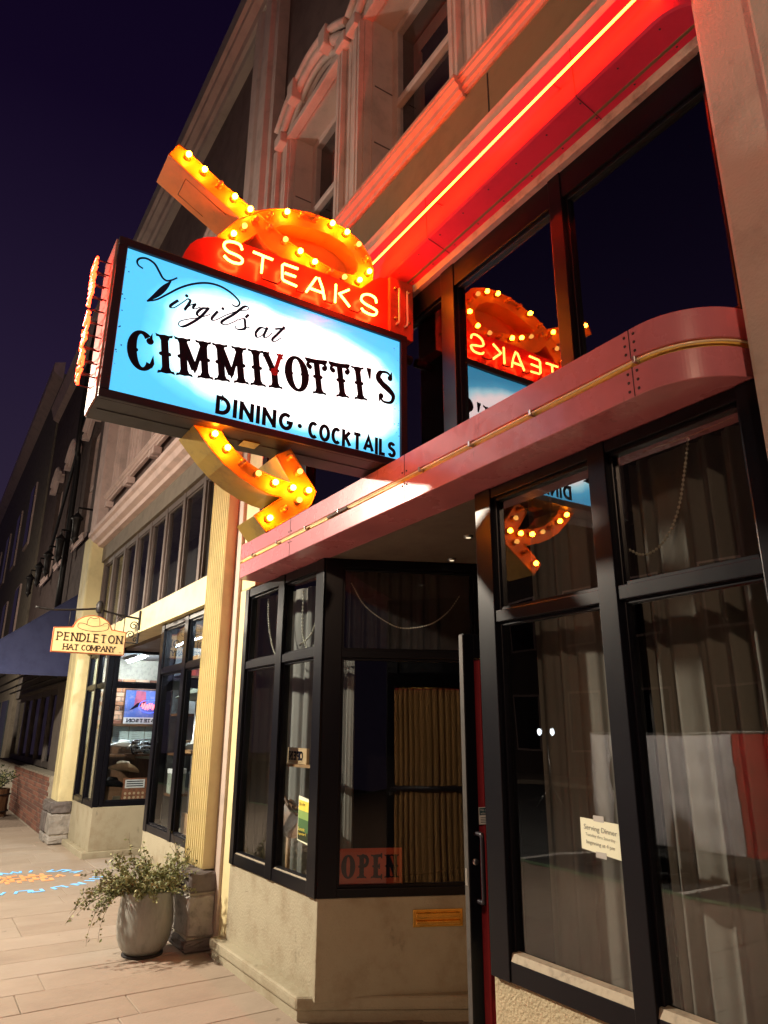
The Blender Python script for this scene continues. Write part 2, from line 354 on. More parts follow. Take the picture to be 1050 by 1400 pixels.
def gmap(g, fn): g.v = [tuple(fn(*p)) for p in g.v]; return g
def glazing(parent, verts, rails, y, depth=.08, glassm=None, topm=None, mp=None, fm=None, pane_y=.045, stop=.016, zr=None, bev=.004, panes=True):
    """storefront frame (uprights and rails) with a pane in every opening"""
    fm = fm or ALU; glassm = glassm or GLASS
    z0, z1 = rails[0][0], rails[-1][1]; g = G()
    for a, b in verts: g.box(a, b, y, y+depth, z0, z1)
    for i in range(len(verts)-1):
        for a, b in rails: g.box(verts[i][1]-.001, verts[i+1][0]+.001, y+.006, y+depth-.006, a, b)
    if mp: gmap(g, mp)
    g.build('window_frame', fm, parent, bevel=bev)
    for i in range(len(verts)-1):
        for k in range(len(rails)-1):
            x0, x1, a, b = verts[i][1], verts[i+1][0], rails[k][1], rails[k+1][0]
            h = G(); s_ = stop; yy = y+pane_y-.02
            h.box(x0-.002, x0+s_, yy, yy+.035, a, b).box(x1-s_, x1+.002, yy, yy+.035, a, b).box(x0+s_, x1-s_, yy, yy+.035, a-.002, a+s_).box(x0+s_, x1-s_, yy, yy+.035, b-s_, b+.002)
            if mp: gmap(h, mp)
            h.build('glazing_bead', fm, parent, bevel=.002, seg=1)
            if panes:
                q = G().box(x0+.004, x1-.004, y+pane_y, y+pane_y+.006, a+.004, b-.004)
                if mp: gmap(q, mp)
                q.build('pane', topm if (topm and k == len(rails)-2) else glassm, parent)

# ================================================================== GROUND
ROADZ = -.14
side = struct(G().box(-60, 14, -2.5, 3.4, -.3, -.014).build('sidewalk', JOINT))
struct(G().box(-60, 14, -30, -2.66, -.4, ROADZ).build('road', ASPH))
kb = G(); kx = -60
kerb = struct(G().prism([(-2.66, -.3), (-2.66, -.03), (-2.63, -.001), (-2.5, .001), (-2.5, -.3)], 'x', -60, 14).build('kerb', mat('green_kerb_paint', (.20, .30, .17), .8, var=.3, vscale=4, bump=.3)))
rn = random.Random(3); x = -14.6; row = 0
while x < 1.4:
    w = .36; y = -2.48-rn.uniform(0, .9)*(row % 2); 
    while y < 2.13:
        L = rn.uniform(1.0, 1.7); a, b = max(y, -2.49), min(y+L, 2.16)
        if b-a > .1 and not (x < -6.5 and False):
            dz = rn.uniform(-.002, .0015)
            G().box(x+.0022, x+w-.0022, a+.0022, b-.0022, -.05, dz).build('paver', rn.choice((PAVE, PAVE, PAVE2, PAVE3)), side, bevel=.004, seg=1)
        y += L
    x += w; row += 1
# slabs of the recessed shop entry on the left
for i in range(4):
    G().box(-10.6+i*.6, -10.01+i*.6, 2.17, 3.3, -.05, -.002).build('paver', PAVE2, side, bevel=.004, seg=1)
# plank tiles of the restaurant entry
PLK = mat('grey_plank_tile', (.24, .2, .165), .6, var=.25, vscale=3, stretch=(1, 8, 1), bump=.2, bscale=30)
for i in range(12):
    def rt(x, y, z, c=math.cos(rad(28)), s_=math.sin(rad(28))): return (-3.3+c*x-s_*y, 2.6+s_*x+c*y, z)
    for k in range(2):
        xx = -.9+i*.15; yy = -.95+k*.9+(.3 if i % 2 else 0)
        g = G().box(xx+.002, xx+.147, yy+.002, yy+.895, -.03, .003)
        gmap(g, rt)
        if all(2.17 < v[1] < 3.25 and -4.4 < v[0] < -2.3 for v in g.v): g.build('floor_tile', PLK, side, bevel=.002, seg=1)
struct(G().box(-4.4, -2.3, 2.165, 3.9, -.05, -.006).build('entry_floor', PLK))

# ================================================================== RESTAURANT BUILDING
RB = thing('restaurant_building', 'two-storey restaurant front with dark storefront frames, coral canopies and arched upper windows', 'building', (-3.3, 2.4, 0))
T = (.416, .909); N = (.909, -.416)                   # splay wall of the entry: along / outward
def spl(u, w, z): return (-4.2+T[0]*u-N[0]*w, 2.22+T[1]*u-N[1]*w, z)    # w = depth behind the face
SE = 1.08
# bulkheads
p1, p2 = spl(0, 0, 0)[:2], spl(SE, 0, 0)[:2]
G().prism([(-5.64, 2.22), p1, p2, (p2[0]-.15, p2[1]+.05), (-4.35, 2.36), (-5.64, 2.36)], 'z', .10, .64).build('bulkhead', OLIVE, RB, bevel=.008)
k1 = (-4.28, 2.15); k2 = (p2[0]+.07, p2[1]-.03)
prof_in = [(-5.74, 2.15), k1, k2, (p2[0]-.02, p2[1]), (-4.3, 2.4), (-5.74, 2.4)]
G().prism(prof_in, 'z', -.02, .055).build('plinth', OLIVE, RB, bevel=.006)
G().prism([(-5.75, 2.135), (-4.27, 2.135), (k2[0]+.015, k2[1]-.01), (p2[0]-.02, p2[1]), (-4.3, 2.4), (-5.75, 2.4)], 'z', .053, .128).build('plinth_ledge', OLIVE, RB, bevel=.022, seg=3)
G().box(-2.60, -1.09, 2.215, 2.36, -.02, .645).build('bulkhead', mat('sand_stucco', (.50, .42, .27), .85, var=.16, vscale=5, bump=.9, bscale=80), RB, bevel=.01)
# storefront glazing
glazing(RB, [(-5.62, -5.545), (-4.95, -4.845), (-4.32, -4.205)], [(.64, .715), (2.08, 2.14), (2.67, 2.74)], 2.2)
glazing(RB, [(-.005, .115), (SE-.05, SE)], [(.64, .69), (2.07, 2.12), (2.68, 2.74)], .0, mp=spl, glassm=GLASSM)
glazing(RB, [(-2.59, -2.475), (-1.862, -1.772), (-1.2, -1.09)], [(.64, .715), (2.085, 2.14), (2.69, 2.74)], 2.19, depth=.1, glassm=GLASSM, topm=GLASST)
for a, b in ((-5.54, -4.95), (-4.84, -4.32)): G().prism([(2.215, .716), (2.23, .728), (2.245, .728), (2.245, .716)], 'x', a, b).build('sill_strip', ALUS, RB)
for a, b in ((-2.47, -1.865), (-1.77, -1.2)): G().prism([(2.196, .716), (2.205, .745), (2.23, .752), (2.234, .716)], 'x', a, b).build('sill_strip', ALUS, RB)
# mail slot in the splay bulkhead
g = G().box(.58, .89, -.012, .002, .475, .57); gmap(g, spl); ms = g.build('mail_slot', BRASS, RB, bevel=.003)
for a, b in ((.487, .515), (.525, .556)):
    g = G().prism([(-.012, a), (-.028, a+.006), (-.028, b-.006), (-.012, b)], 'x', .6, .87); gmap(g, spl); g.build('slot_flap', BRASS, ms, bevel=.002)
# entry recess: ceiling, jamb walls, back wall with door opening
ENT = mat('entry_ceiling', (.16, .125, .10), .8, var=.12, bump=.2)
G().prism([(-4.2, 2.24), (p2[0]-.05, p2[1]+.1), (-3.6, 3.3), (-2.48, 3.3), (-2.48, 2.24)], 'z', 2.742, 2.80).build('entry_ceiling', ENT, RB)
for c in ((-3.22, 2.664), (-3.75, 2.95)):
    dl = G().lathe([(.03, 0), (.03, -.012), (.018, -.014)], (*c, 2.742), 14).build('downlight', STEEL, RB); G().lathe([(1e-4, 0), (.016, 0), (.016, -.004), (1e-4, -.005)], (*c, 2.733), 10).build('lens', emit('dim_lamp', (1, .8, .5), 1.2), dl)
G().box(-2.56, -2.48, 2.295, 3.2, .0, 2.74).build('jamb_wall', ALU, RB)
g = G().box(p2[0]-.02, p2[0]+.07, 3.2, 3.3, 0, 2.74).box(-2.62, -2.52, 3.2, 3.3, 0, 2.74).box(p2[0]+.07, -2.62, 3.2, 3.3, 2.12, 2.22).box(p2[0]+.07, -2.62, 3.2, 3.3, 2.66, 2.74)
g.build('door_frame', ALU, RB, bevel=.004)
G().box(p2[0]+.07, -2.62, 3.24, 3.246, 2.22, 2.66).build('pane', GLASS, RB)
# open door leaf, hinged at the right jamb, swung out to the street
HX, HY = -2.63, 3.2; FX, FY = -2.800, 2.262
tL = Vector((FX-HX, FY-HY)); DL = tL.length; tL /= DL; nL = Vector((tL.y, -tL.x))    # nL points away from the camera side
if nL.x > 0: nL = -nL
def dr(u, w, z): return (HX+tL.x*u+nL.x*w, HY+tL.y*u+nL.y*w, z)   # u from hinge, w from +X face towards -X
door = gmap(G().box(0, .06, 0, .045, .02, 2.075).box(DL-.058, DL, 0, .045, .02, 2.075).box(.06, DL-.058, .002, .043, .02, .24).box(.06, DL-.058, .002, .043, 1.955, 2.073), dr).build('door', ALU, RB, bevel=.004)
gmap(G().box(DL-.002, DL+.003, .004, .041, .03, 2.07), dr).build('edge_strip', mat('worn_door_edge', (.10, .095, .09), .4, metal=.5, var=.3, vscale=8), door)
gmap(G().box(.06, DL-.058, .018, .024, .24, 1.955), dr).build('pane', GLASS, door)
gmap(G().lathe([(.014, .008), (.014, -.012), (.009, -.013), (1e-4, -.013)], (DL-.03, 0, 1.03), 14, axis='y'), dr).build('lock', STEEL, door)
gmap(G().lathe([(.016, .04), (.016, .06), (.011, .062), (1e-4, .062)], (DL-.03, 0, 1.13), 14, axis='y'), dr).build('lock', STEEL, door)
gmap(G().tube(smooth([(DL-.035, .0, 1.15), (DL-.035, -.05, 1.15), (DL-.035, -.064, 1.135), (DL-.035, -.064, 1.0), (DL-.035, -.064, .885), (DL-.035, -.05, .87), (DL-.035, .0, .87)], 4), .0105, 10), dr).build('handle', BLACK, door)
gmap(G().tube([(.03, .075, 1.17), (DL-.03, .075, 1.17)], .02, 10).box(.03, .075, .045, .09, 1.14, 1.2).box(DL-.075, DL-.03, .045, .09, 1.14, 1.2), dr).build('push_bar', BLACK, door)
gmap(G().box(DL+.001, DL+.0055, .013, .032, .93, 1.0), dr).build('latch_plate', STEEL, door)
for nm, mm, w0, z1_ in (('door_curtain', CURTR, .03, 1.95), ('door_curtain', CURTB, .062, 1.93)):
    a = Vector(dr(.062, w0, 0)).xy; b = Vector(dr(DL-.062, w0, 0)).xy
    curtain(nm, '', a, b, .25, z1_, mm, folds=17, amp=.006 if mm is CURTR else .0055, seed=6, parent=door)
gmap(G().tube([(.09, .062, 1.945), (DL-.1, .062, 1.945)], .006, 8), dr).build('curtain_rod', BRASS, door)
pl = Plane(dr(DL-.065, .015, 0), (-tL.x, -tL.y, 0), (-nL.x, -nL.y, 0))
g = G(); shape(g, pl, [(.0, 1.185), (.1, 1.185), (.1, 1.26), (0, 1.26)], .003, .002, 0); shape(g, pl, [(.003, 1.225), (.097, 1.225), (.097, 1.257), (.003, 1.257)], .0036, .0005, 1)
text(g, pl, 'No smoking', .008, 1.243, .016, .0042, 2, sx=.95); text(g, pl, 'within 10 feet', .008, 1.229, .013, .0042, 2, sx=.95)
for i in range(4): shape(g, pl, [(.008, 1.192+i*.007), (.085-.012*(i % 2), 1.192+i*.007), (.085-.012*(i % 2), 1.1945+i*.007), (.008, 1.1945+i*.007)], .0036, .0003, 1)
g.build('no_smoking_sticker', [WHITE, mat('teal_print', (.02, .08, .11), .5, var=.05), WHITE], door)
# interior shell behind the glass
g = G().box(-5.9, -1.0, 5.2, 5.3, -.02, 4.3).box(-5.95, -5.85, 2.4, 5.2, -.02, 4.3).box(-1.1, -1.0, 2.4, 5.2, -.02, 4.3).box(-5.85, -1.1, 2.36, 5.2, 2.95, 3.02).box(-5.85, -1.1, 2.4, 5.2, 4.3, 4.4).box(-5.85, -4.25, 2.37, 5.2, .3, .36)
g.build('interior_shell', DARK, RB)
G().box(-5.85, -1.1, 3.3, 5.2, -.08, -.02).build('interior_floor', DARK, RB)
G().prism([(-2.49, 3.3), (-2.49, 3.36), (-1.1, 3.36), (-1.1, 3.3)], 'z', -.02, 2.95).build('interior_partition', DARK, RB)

# ---- piers: fluted pilaster, stone base, right-hand stucco pilaster
def fluted(parent, x0, x1, yf, yb, z0, z1, n, m):
    pts = [(x0, yb), (x0, yf)]; w = (x1-x0)/n
    for i in range(n):
        a = x0+i*w
        pts += [(a+w*.12, yf), (a+w*.2, yf+.016), (a+w*.5, yf+.024), (a+w*.8, yf+.016), (a+w*.88, yf)]
    pts += [(x1, yf), (x1, yb)]
    return G().prism(pts, 'z', z0, z1).build('pilaster', m, parent)
fluted(RB, -6.38, -5.93, 2.105, 2.5, .56, 4.75, 9, CREAM)
G().box(-5.932, -5.80, 2.20, 2.5, -.02, 4.7).build('pilaster_return', mat('mauve_paint', (.46, .37, .31), .6, var=.12, bump=.1), RB, bevel=.006)
G().box(-5.805, -5.60, 2.225, 2.275, -.02, 2.76).build('jamb_trim', CREAM, RB, bevel=.006)
G().box(-5.80, -5.5, 2.23, 2.5, 2.765, 4.3).build('jamb_trim', CREAM, RB, bevel=.006)
def pier(parent, x0, x1, y0, y1, h, seed):
    rn = random.Random(seed)
    G().box(x0+.02, x1-.02, y0+.02, y1, -.02, h-.02).build('pier_core', MORT, parent)
    z = 0
    rows = [(.0, .10), (.10, .40), (.40, h)] if seed == 1 else [(0, .13), (.13, .42), (.42, h)]
    for r, (a, b) in enumerate(rows):
        n = 2 if r != 1 else (1 if seed == 1 else 2)
        cx = [x0+(x1-x0)*(i/n+(rn.uniform(-.1, .1) if 0 < i < n else 0)) for i in range(n+1)]
        for i in range(n):
            q = G().box(cx[i]+.008+rn.uniform(-.01, .006), cx[i+1]-.008+rn.uniform(-.004, .012), y0+rn.uniform(-.012, .012), y1+rn.uniform(0, .02), a+.006, b-.006)
            q.v = [(vx+rn.uniform(-.012, .012), vy+rn.uniform(-.012, .012), vz+(rn.uniform(-.008, .008) if 0 < vz < h-.03 else 0)) for vx, vy, vz in q.v]
            o = q.build('stone', rn.choice((STONE, STONE2, STONE2)), parent, bevel=.014, seg=1)
            bm = bmesh.new(); bm.from_mesh(o.data); bmesh.ops.subdivide_edges(bm, edges=[e for e in bm.edges if e.calc_length() > .05], cuts=3, use_grid_fill=True)
            for v in bm.verts:
                if v.co.z > .03: v.co += Vector((rn.uniform(-1, 1), rn.uniform(-1, 1), rn.uniform(-.5, .5)))*.006
            bm.to_mesh(o.data); bm.free()
    return
pier(RB, -6.46, -5.85, 1.985, 2.2, .555, 1)
G().box(-1.085, -.30, 2.10, 2.6, -.02, 4.75).build('pilaster', STUCCO, RB, bevel=.015)
G().box(-.86, -.30, 2.04, 2.1, -.02, 4.75).build('pilaster_face', STUCCO, RB, bevel=.012)

# ---- upper glazing between the canopies
glazing(RB, [(-5.5, -5.42), (-4.72, -4.63), (-3.8, -3.71), (-2.885, -2.765), (-2.0, -1.92), (-1.16, -1.085)], [(3.0, 3.06), (4.085, 4.245)], 2.235, depth=.09, glassm=GLASSR)
G().prism([(2.205, 4.235), (2.205, 4.29), (2.32, 4.29), (2.32, 4.235)], 'x', -5.5, -1.085).build('window_head', mat('peeling_trim', (.46, .38, .31), .8, var=.3, vscale=10, bump=.5), RB, bevel=.004)
# ---- frieze, string course, cornices
G().box(-5.93, -.30, 2.16, 2.5, 4.29, 5.25).build('frieze', FRIEZE, RB)
for xx in (-2.31, -4.6): G().box(xx-.004, xx+.004, 2.157, 2.162, 4.75, 5.2).build('frieze_joint', DARK, RB)
def course(x0, x1, y0, z0, name, m, parent, h=.12, out=.1):
    p = [(2.165, z0), (y0+out*.75, z0), (y0+out*.7, z0+h*.2), (y0+out*.45, z0+h*.25), (y0+out*.42, z0+h*.5), (y0+out*.12, z0+h*.62), (y0+out*.1, z0+h*.78), (y0, z0+h*.8), (y0, z0+h), (2.165, z0+h+.02)]
    return G().prism(p, 'x', x0, x1).build(name, m, parent)
SILLM = mat('salmon_sill', (.44, .30, .235), .55, var=.14, vscale=4, bump=.15)
course(-5.5, -2.5, 2.065, 5.195, 'sill_course', SILLM, RB, .125, .09)
course(-2.5, -.3, 2.095, 5.215, 'sill_course', SILLM, RB, .13, .065)
G().prism([(2.2, 4.60), (2.035, 4.60), (2.03, 4.64), (2.045, 4.65), (2.05, 4.75), (2.09, 4.78), (2.2, 4.83)], 'x', -5.3, -1.085).build('canopy_flashing', mat('pale_flashing', (.52, .38, .30), .6, var=.15, bump=.2), RB)
# ---- upper wall with three windows
WZ0, WZ1 = 5.33, 7.12
OP = [(-5.1, -4.1), (-3.68, -2.62), (-2.22, -1.16)]
g = G(); xs = [-6.5]+[v for o_ in OP for v in o_]+[-.3]
for i in range(0, len(xs), 2): g.box(xs[i], xs[i+1], 2.22, 2.42, 5.25, 9.6)
for a, b in OP: g.box(a, b, 2.22, 2.42, WZ1, 9.6)
g.build('upper_wall', WALL, RB)
def casing(parent, x0, x1, z0, z1, n=3, out=.09, m=TRIM):
    """moulded window surround: stepped ribs, extruded upright"""
    w = x1-x0; pts = [(x0, 2.225), (x0, 2.19)]
    k = max(2, n)
    for i in range(k):
        a = x0+w*i/k; s_ = w/k; d = out*(.65+.35*((i+1) % 2))
        pts += [(a+s_*.06, 2.2-d*.5), (a+s_*.18, 2.2-d*.5), (a+s_*.22, 2.2-d), (a+s_*.48, 2.2-d), (a+s_*.56, 2.2-d*.85), (a+s_*.64, 2.2-d), (a+s_*.8, 2.2-d), (a+s_*.84, 2.2-d*.55), (a+s_*.96, 2.2-d*.55)]
    pts += [(x1, 2.19), (x1, 2.225)]
    return G().prism(pts, 'z', z0, z1).build('window_casing', m, parent)
def upper_window(parent, a, b, z0=WZ0, z1=WZ1, m=TRIM, detail=True):
    g = G()
    for x0, x1 in ((a, a+.012), (b-.012, b)): g.box(x0, x1, 2.215, 2.42, z0, z1)
    g.box(a+.012, b-.012, 2.215, 2.42, z1-.012, z1); g.build('reveal', m, parent)
    if detail:
        for zz in (z0+.55, z0+1.1): G().box(a+.0115, a+.0145, 2.235, 2.40, zz, zz+.012).build('reveal_joint', WALL, parent)
    zm = z0+.93
    fr = G().box(a+.012, a+.08, 2.40, 2.46, z0-.03, z1).box(b-.08, b-.012, 2.40, 2.46, z0-.03, z1).box(a+.08, b-.08, 2.40, 2.46, z1-.08, z1-.012).box(a+.08, b-.08, 2.40, 2.46, z0-.03, z0+.07).build('window', m, parent, bevel=.004)
    G().prism([(2.395, zm), (2.385, zm+.02), (2.385, zm+.05), (2.40, zm+.075), (2.44, zm+.075), (2.44, zm)], 'x', a+.08, b-.08).build('meeting_rail', m, fr)
    for q0, q1, yy in ((z0+.07, zm, 2.43), (zm+.075, z1-.08, 2.41)): G().box(a+.08, b-.08, yy, yy+.006, q0, q1).build('pane', GLASS, fr)
    G().box(a, b, 2.62, 2.66, z0-.05, z1).build('blind', mat('drawn_blind', (.14, .10, .10), .8), fr)
def hood(parent, a, b, z, rise, m=TRIM, key=True):
    """segmental hood mould over a window, two rolls and a stop at each end"""
    c = (a+b)/2; h = (b-a)/2
    def A(k, off, yo):
        return [(c+math.sin(t)*0+(-h+2*h*i/22)*(1+off/h), yo, z+off+rise*(1-((-h+2*h*i/22)/h)**2)) for i, t in ((i, 0) for i in range(23))]
    o = G().tube(A(0, .0, 2.13), .045, 8, ry=.05).tube(A(0, .075, 2.10), .04, 8).tube(A(0, -.07, 2.165), .03, 8).build('hood_mould', m, parent)
    G().prism([(p[0], p[2]) for p in A(0, .06, 0)]+[(p[0], p[2]) for p in reversed(A(0, -.09, 0))], 'y', 2.15, 2.223).build('hood_back', m, parent)
    for t in ((-.52, .52) if key else ()):
        zz = z+rise*(1-t*t); xx = c+h*t
        G().prism([(xx-.055, zz-.1), (xx+.055, zz-.1), (xx+.07, zz+.12), (xx-.07, zz+.12)], 'y', 2.045, 2.2).build('hood_block', m, parent, bevel=.015)
    for t in (-1, 1): G().box(c+h*t-.075, c+h*t+.075, 2.07, 2.22, z-.14, z-.02).build('hood_stop', m, parent, bevel=.012)
for a, b in OP: upper_window(RB, a, b)
casing(RB, -5.42, -5.1, 5.3, 7.1, 2); casing(RB, -4.1, -3.68, 5.3, 7.1, 3); casing(RB, -2.62, -2.22, 5.3, 7.1, 3); casing(RB, -1.16, -.9, 5.3, 7.1, 2)
for a, b in OP: hood(RB, a-.12, b+.12, 7.2, .33); G().box(a-.05, b+.05, 2.13, 2.218, 7.1, 7.17).build('lintel', TRIM, RB, bevel=.01)
# tall upper pilaster between the two shopfronts
G().prism([(-6.18, 2.23), (-6.18, 2.10), (-6.14, 2.085), (-6.05, 2.085), (-6.03, 2.06), (-5.90, 2.06), (-5.87, 2.085), (-5.76, 2.085), (-5.74, 2.05), (-5.58, 2.05), (-5.55, 2.10), (-5.46, 2.10), (-5.46, 2.23)], 'z', 4.76, 9.6).build('upper_pilaster', TRIM, RB)
CORN = [(2.3, 9.45), (2.12, 9.47), (2.10, 9.53), (2.06, 9.55), (2.04, 9.62), (1.96, 9.66), (1.95, 9.71), (1.905, 9.73), (1.90, 9.97), (2.3, 10.02)]
RCM = mat('roof_cornice', (.40, .33, .30), .6, var=.15, vscale=3, bump=.1)
G().prism(CORN, 'x', -5.93, .5).build('roof_cornice', RCM, RB); G().box(-5.93, .5, 2.3, 9, 9.6, 9.9).build('roof', DARK, RB)
G().box(-.3, .5, 2.25, 2.6, 0, 9.6).build('side_wall', WALL, RB)

# ================================================================== CANOPIES
def cpath(xl, xr, yf, yb, rl, rr, ins=0., n=36):
    """plan outline of a canopy with rounded ends, inset by ins"""
    p = [(xl+ins, yb)]+[(xl+rl-(rl-ins)*math.cos(a), yf+rl-(rl-ins)*math.sin(a)) for a in (math.pi/2*i/6 for i in range(7))]
    p += [(xr-rr+(rr-ins)*math.sin(a), yf+rr-(rr-ins)*math.cos(a)) for a in (math.pi/2*i/n for i in range(n+1))]
    return p+[(xr-ins, yb)]
CAN = thing('canopy', 'coral sheet-metal canopy with rounded end and unlit tube groove above the entry', 'canopy', (-3.3, 2.2, 2.75))
CA = dict(xl=-5.26, xr=-1.125, yf=1.978, yb=2.19, rl=.07, rr=.29)
CA['yb'] = 2.268
def cut(p): return [(x, min(y, 2.19) if x < -1.2 else y) for x, y in p]
G().prism(cpath(**CA), 'z', 2.745, 2.861).build('lower_band', CORAL, CAN, bevel=.003, seg=1)
G().prism(cpath(**CA, ins=.014), 'z', 2.8605, 2.8945).build('groove', mat('yellow_groove_paint', (.85, .58, .12), .5, var=.2, vscale=7), CAN)
G().prism(cpath(**CA), 'z', 2.894, 3.015).build('upper_band', CORAL, CAN, bevel=.003, seg=1)
tb = [(x, y, 2.879) for x, y in cpath(**CA, ins=-.004)[1:-1]]
TUBEG = mat('unlit_glass_tube', (.92, .80, .48), .15, var=.1, spec=.8, coat=.6)
G().tube(tb, .0045, 8).build('neon_tube', TUBEG, CAN)
for xx in (-4.95, -4.5, -4.05, -3.6, -2.75, -2.35, -1.95, -1.42): G().box(xx-.006, xx+.006, 1.962, 2.0, 2.868, 2.893).build('tube_clip', STEEL, CAN, bevel=.002, seg=1)
for xx in (-4.3, -2.9, -1.44): G().box(xx-.0012, xx+.0012, 1.9765, 1.981, 2.746, 2.86).box(xx-.0012, xx+.0012, 1.9765, 1.981, 2.896, 3.014).build('panel_joint', DARK, CAN)
RIV = mat('dark_rivet', (.05, .025, .025), .5)
rivets([(xx+dx, 1.9775, zz) for xx in (-4.3, -2.9, -1.44) for dx in (-.02, .02) for zz in ((2.77, 2.805, 2.84, 2.92, 2.955, 2.99) if xx == -1.44 else (2.84, 2.915))], (0, -1, 0), .006, CAN, RIV)
G().box(-3.75, -3.5, 1.968, 1.982, 2.868, 2.885).build('junction_box', mat('corroded_cable', (.10, .05, .03), .7, var=.5, vscale=30, bump=.5), CAN, bevel=.004)
CAN2 = thing('canopy', 'upper red-lit sheet-metal canopy band carrying one long lit neon tube', 'canopy', (-3.3, 2.2, 4.28))
CB = dict(xl=-5.26, xr=-1.03, yf=2.0, yb=2.235, rl=.06, rr=.20)
rings = [(4.283, 2.205, .03), (4.318, 2.052, .18), (4.33, 2.042, .19), (4.595, 2.03, .2), (4.605, 2.04, .19)]
g = G(); RP = [[(x, y, z) for x, y in cpath(-5.26, -1.03, yf, 2.245, .03, rr)] for z, yf, rr in rings]; nR = len(RP[0])
for r_ in RP: g.v += r_
for i in range(len(RP)-1):
    for q in range(nR): g.f.append([i*nR+q, i*nR+(q+1) % nR, (i+1)*nR+(q+1) % nR, (i+1)*nR+q]); g.m.append(0); g.sm.append(False)
g.f += [list(range(nR)), [(len(RP)-1)*nR+q for q in range(nR)]]; g.m += [0, 0]; g.sm += [False, False]
g.build('fascia', REDM, CAN2)
for xx in (-3.9, -2.75, -1.62): G().prism([(2.205, 4.281), (2.051, 4.316), (2.040, 4.33), (2.028, 4.595), (2.04, 4.595), (2.052, 4.335), (2.21, 4.29)], 'x', xx-.0012, xx+.0012).build('panel_joint', DARK, CAN2)
rivets([(x_, y_, z_) for x_ in [-3.1+.21*i for i in range(10)] for y_, z_ in ((2.08, 4.311), (2.185, 4.2875))], (0, 0, -1), .005, CAN2, RIV)
NEON = emit('red_neon', (1, .024, .0016), 240)
NEONL = emit('red_neon_letters', (1, .032, .007), 14)
G().tube(smooth([(-5.2, 2.03, 4.44), (-5.18, 1.982, 4.436), (-3.6, 1.980, 4.434), (-2.6, 1.984, 4.437), (-1.3, 1.981, 4.434), (-1.2, 1.99, 4.436), (-1.17, 2.04, 4.436)], 4), .0056, 8).build('neon_tube', NEON, CAN2)
for xx in (-4.6, -3.6, -2.6, -1.7): G().box(xx-.003, xx+.003, 1.985, 2.06, 4.43, 4.44).build('tube_clip', STEEL, CAN2)

# ================================================================== PROJECTING SIGN
SG = thing('projecting_sign', 'large illuminated projecting sign with blue and white face and looping orange bulb arrow', 'sign', (-3.235, 1.3, 3.025))
Y0, Y1, Z0, Z1 = .457, 2.13, 3.025, 3.875
cab = G().box(-3.37, -3.112, Y0, Y1, Z0, Z1).build('cabinet', CABM, SG, bevel=.004)
g = G().box(-3.112, -3.088, Y0, Y1, Z0, 3.067).box(-3.112, -3.088, Y0, Y1, 3.831, Z1).box(-3.112, -3.088, Y0, .5, 3.067, 3.831).box(-3.112, -3.088, 2.085, Y1, 3.067, 3.831)
g.build('face_frame', BLACK, SG, bevel=.004)
G().box(-3.237, -3.229, .48, 2.1, 3.0215, 3.0235).build('seam', BLACK, cab)
pm = bpy.data.materials.new('backlit_face'); pm.use_nodes = True; n = pm.node_tree.nodes; l = pm.node_tree.links; b = n['Principled BSDF']
tcn = n.new('ShaderNodeTexCoord'); sx = n.new('ShaderNodeSeparateXYZ'); l.new(tcn.outputs['Object'], sx.inputs[0])
def M(op, a, b_=None, c=None):
    q = n.new('ShaderNodeMath'); q.operation = op
    for i, v in enumerate((a, b_, c)):
        if v is None: continue
        if isinstance(v, (int, float)): q.inputs[i].default_value = v
        else: l.new(v, q.inputs[i])
    return q.outputs[0]
yy = M('SUBTRACT', sx.outputs['Y'], 1.385); zz = M('SUBTRACT', sx.outputs['Z'], 3.435); zz = M('SUBTRACT', zz, M('MULTIPLY', yy, -.03))
nz = n.new('ShaderNodeTexNoise'); nz.inputs['Scale'].default_value = 5; l.new(tcn.outputs['Object'], nz.inputs['Vector'])
dd = M('POWER', M('ADD', M('POWER', M('ABSOLUTE', M('DIVIDE', yy, .80)), 3), M('POWER', M('ABSOLUTE', M('DIVIDE', zz, .385)), 3)), .3333)
dd = M('ADD', dd, M('MULTIPLY', M('SUBTRACT', nz.outputs['Fac'], .5), .2))
cr = n.new('ShaderNodeValToRGB'); l.new(dd, cr.inputs[0]); e = cr.color_ramp.elements
e[0].position = .70; e[0].color = (1, 1, 1, 1); e[1].position = 1.0; e[1].color = (.055, .35, .60, 1)
q = e.new(.80); q.color = (.42, .88, 1, 1); q = e.new(.88); q.color = (.09, .46, .72, 1)
l.new(cr.outputs[0], b.inputs['Emission Color']); b.inputs['Emission Strength'].default_value = 1.5; l.new(cr.outputs[0], b.inputs['Base Color']); b.inputs['Roughness'].default_value = .25
fp = G().box(-3.111, -3.105, .499, 2.086, 3.066, 3.832).build('face_panel', pm, SG)
PX = Plane((-3.105, 0, 0), (0, 1, 0), (1, 0, 0))
def circ(cx, cy, r, n=14): return [(cx+r*math.cos(2*math.pi*i/n), cy+r*math.sin(2*math.pi*i/n)) for i in range(n)]
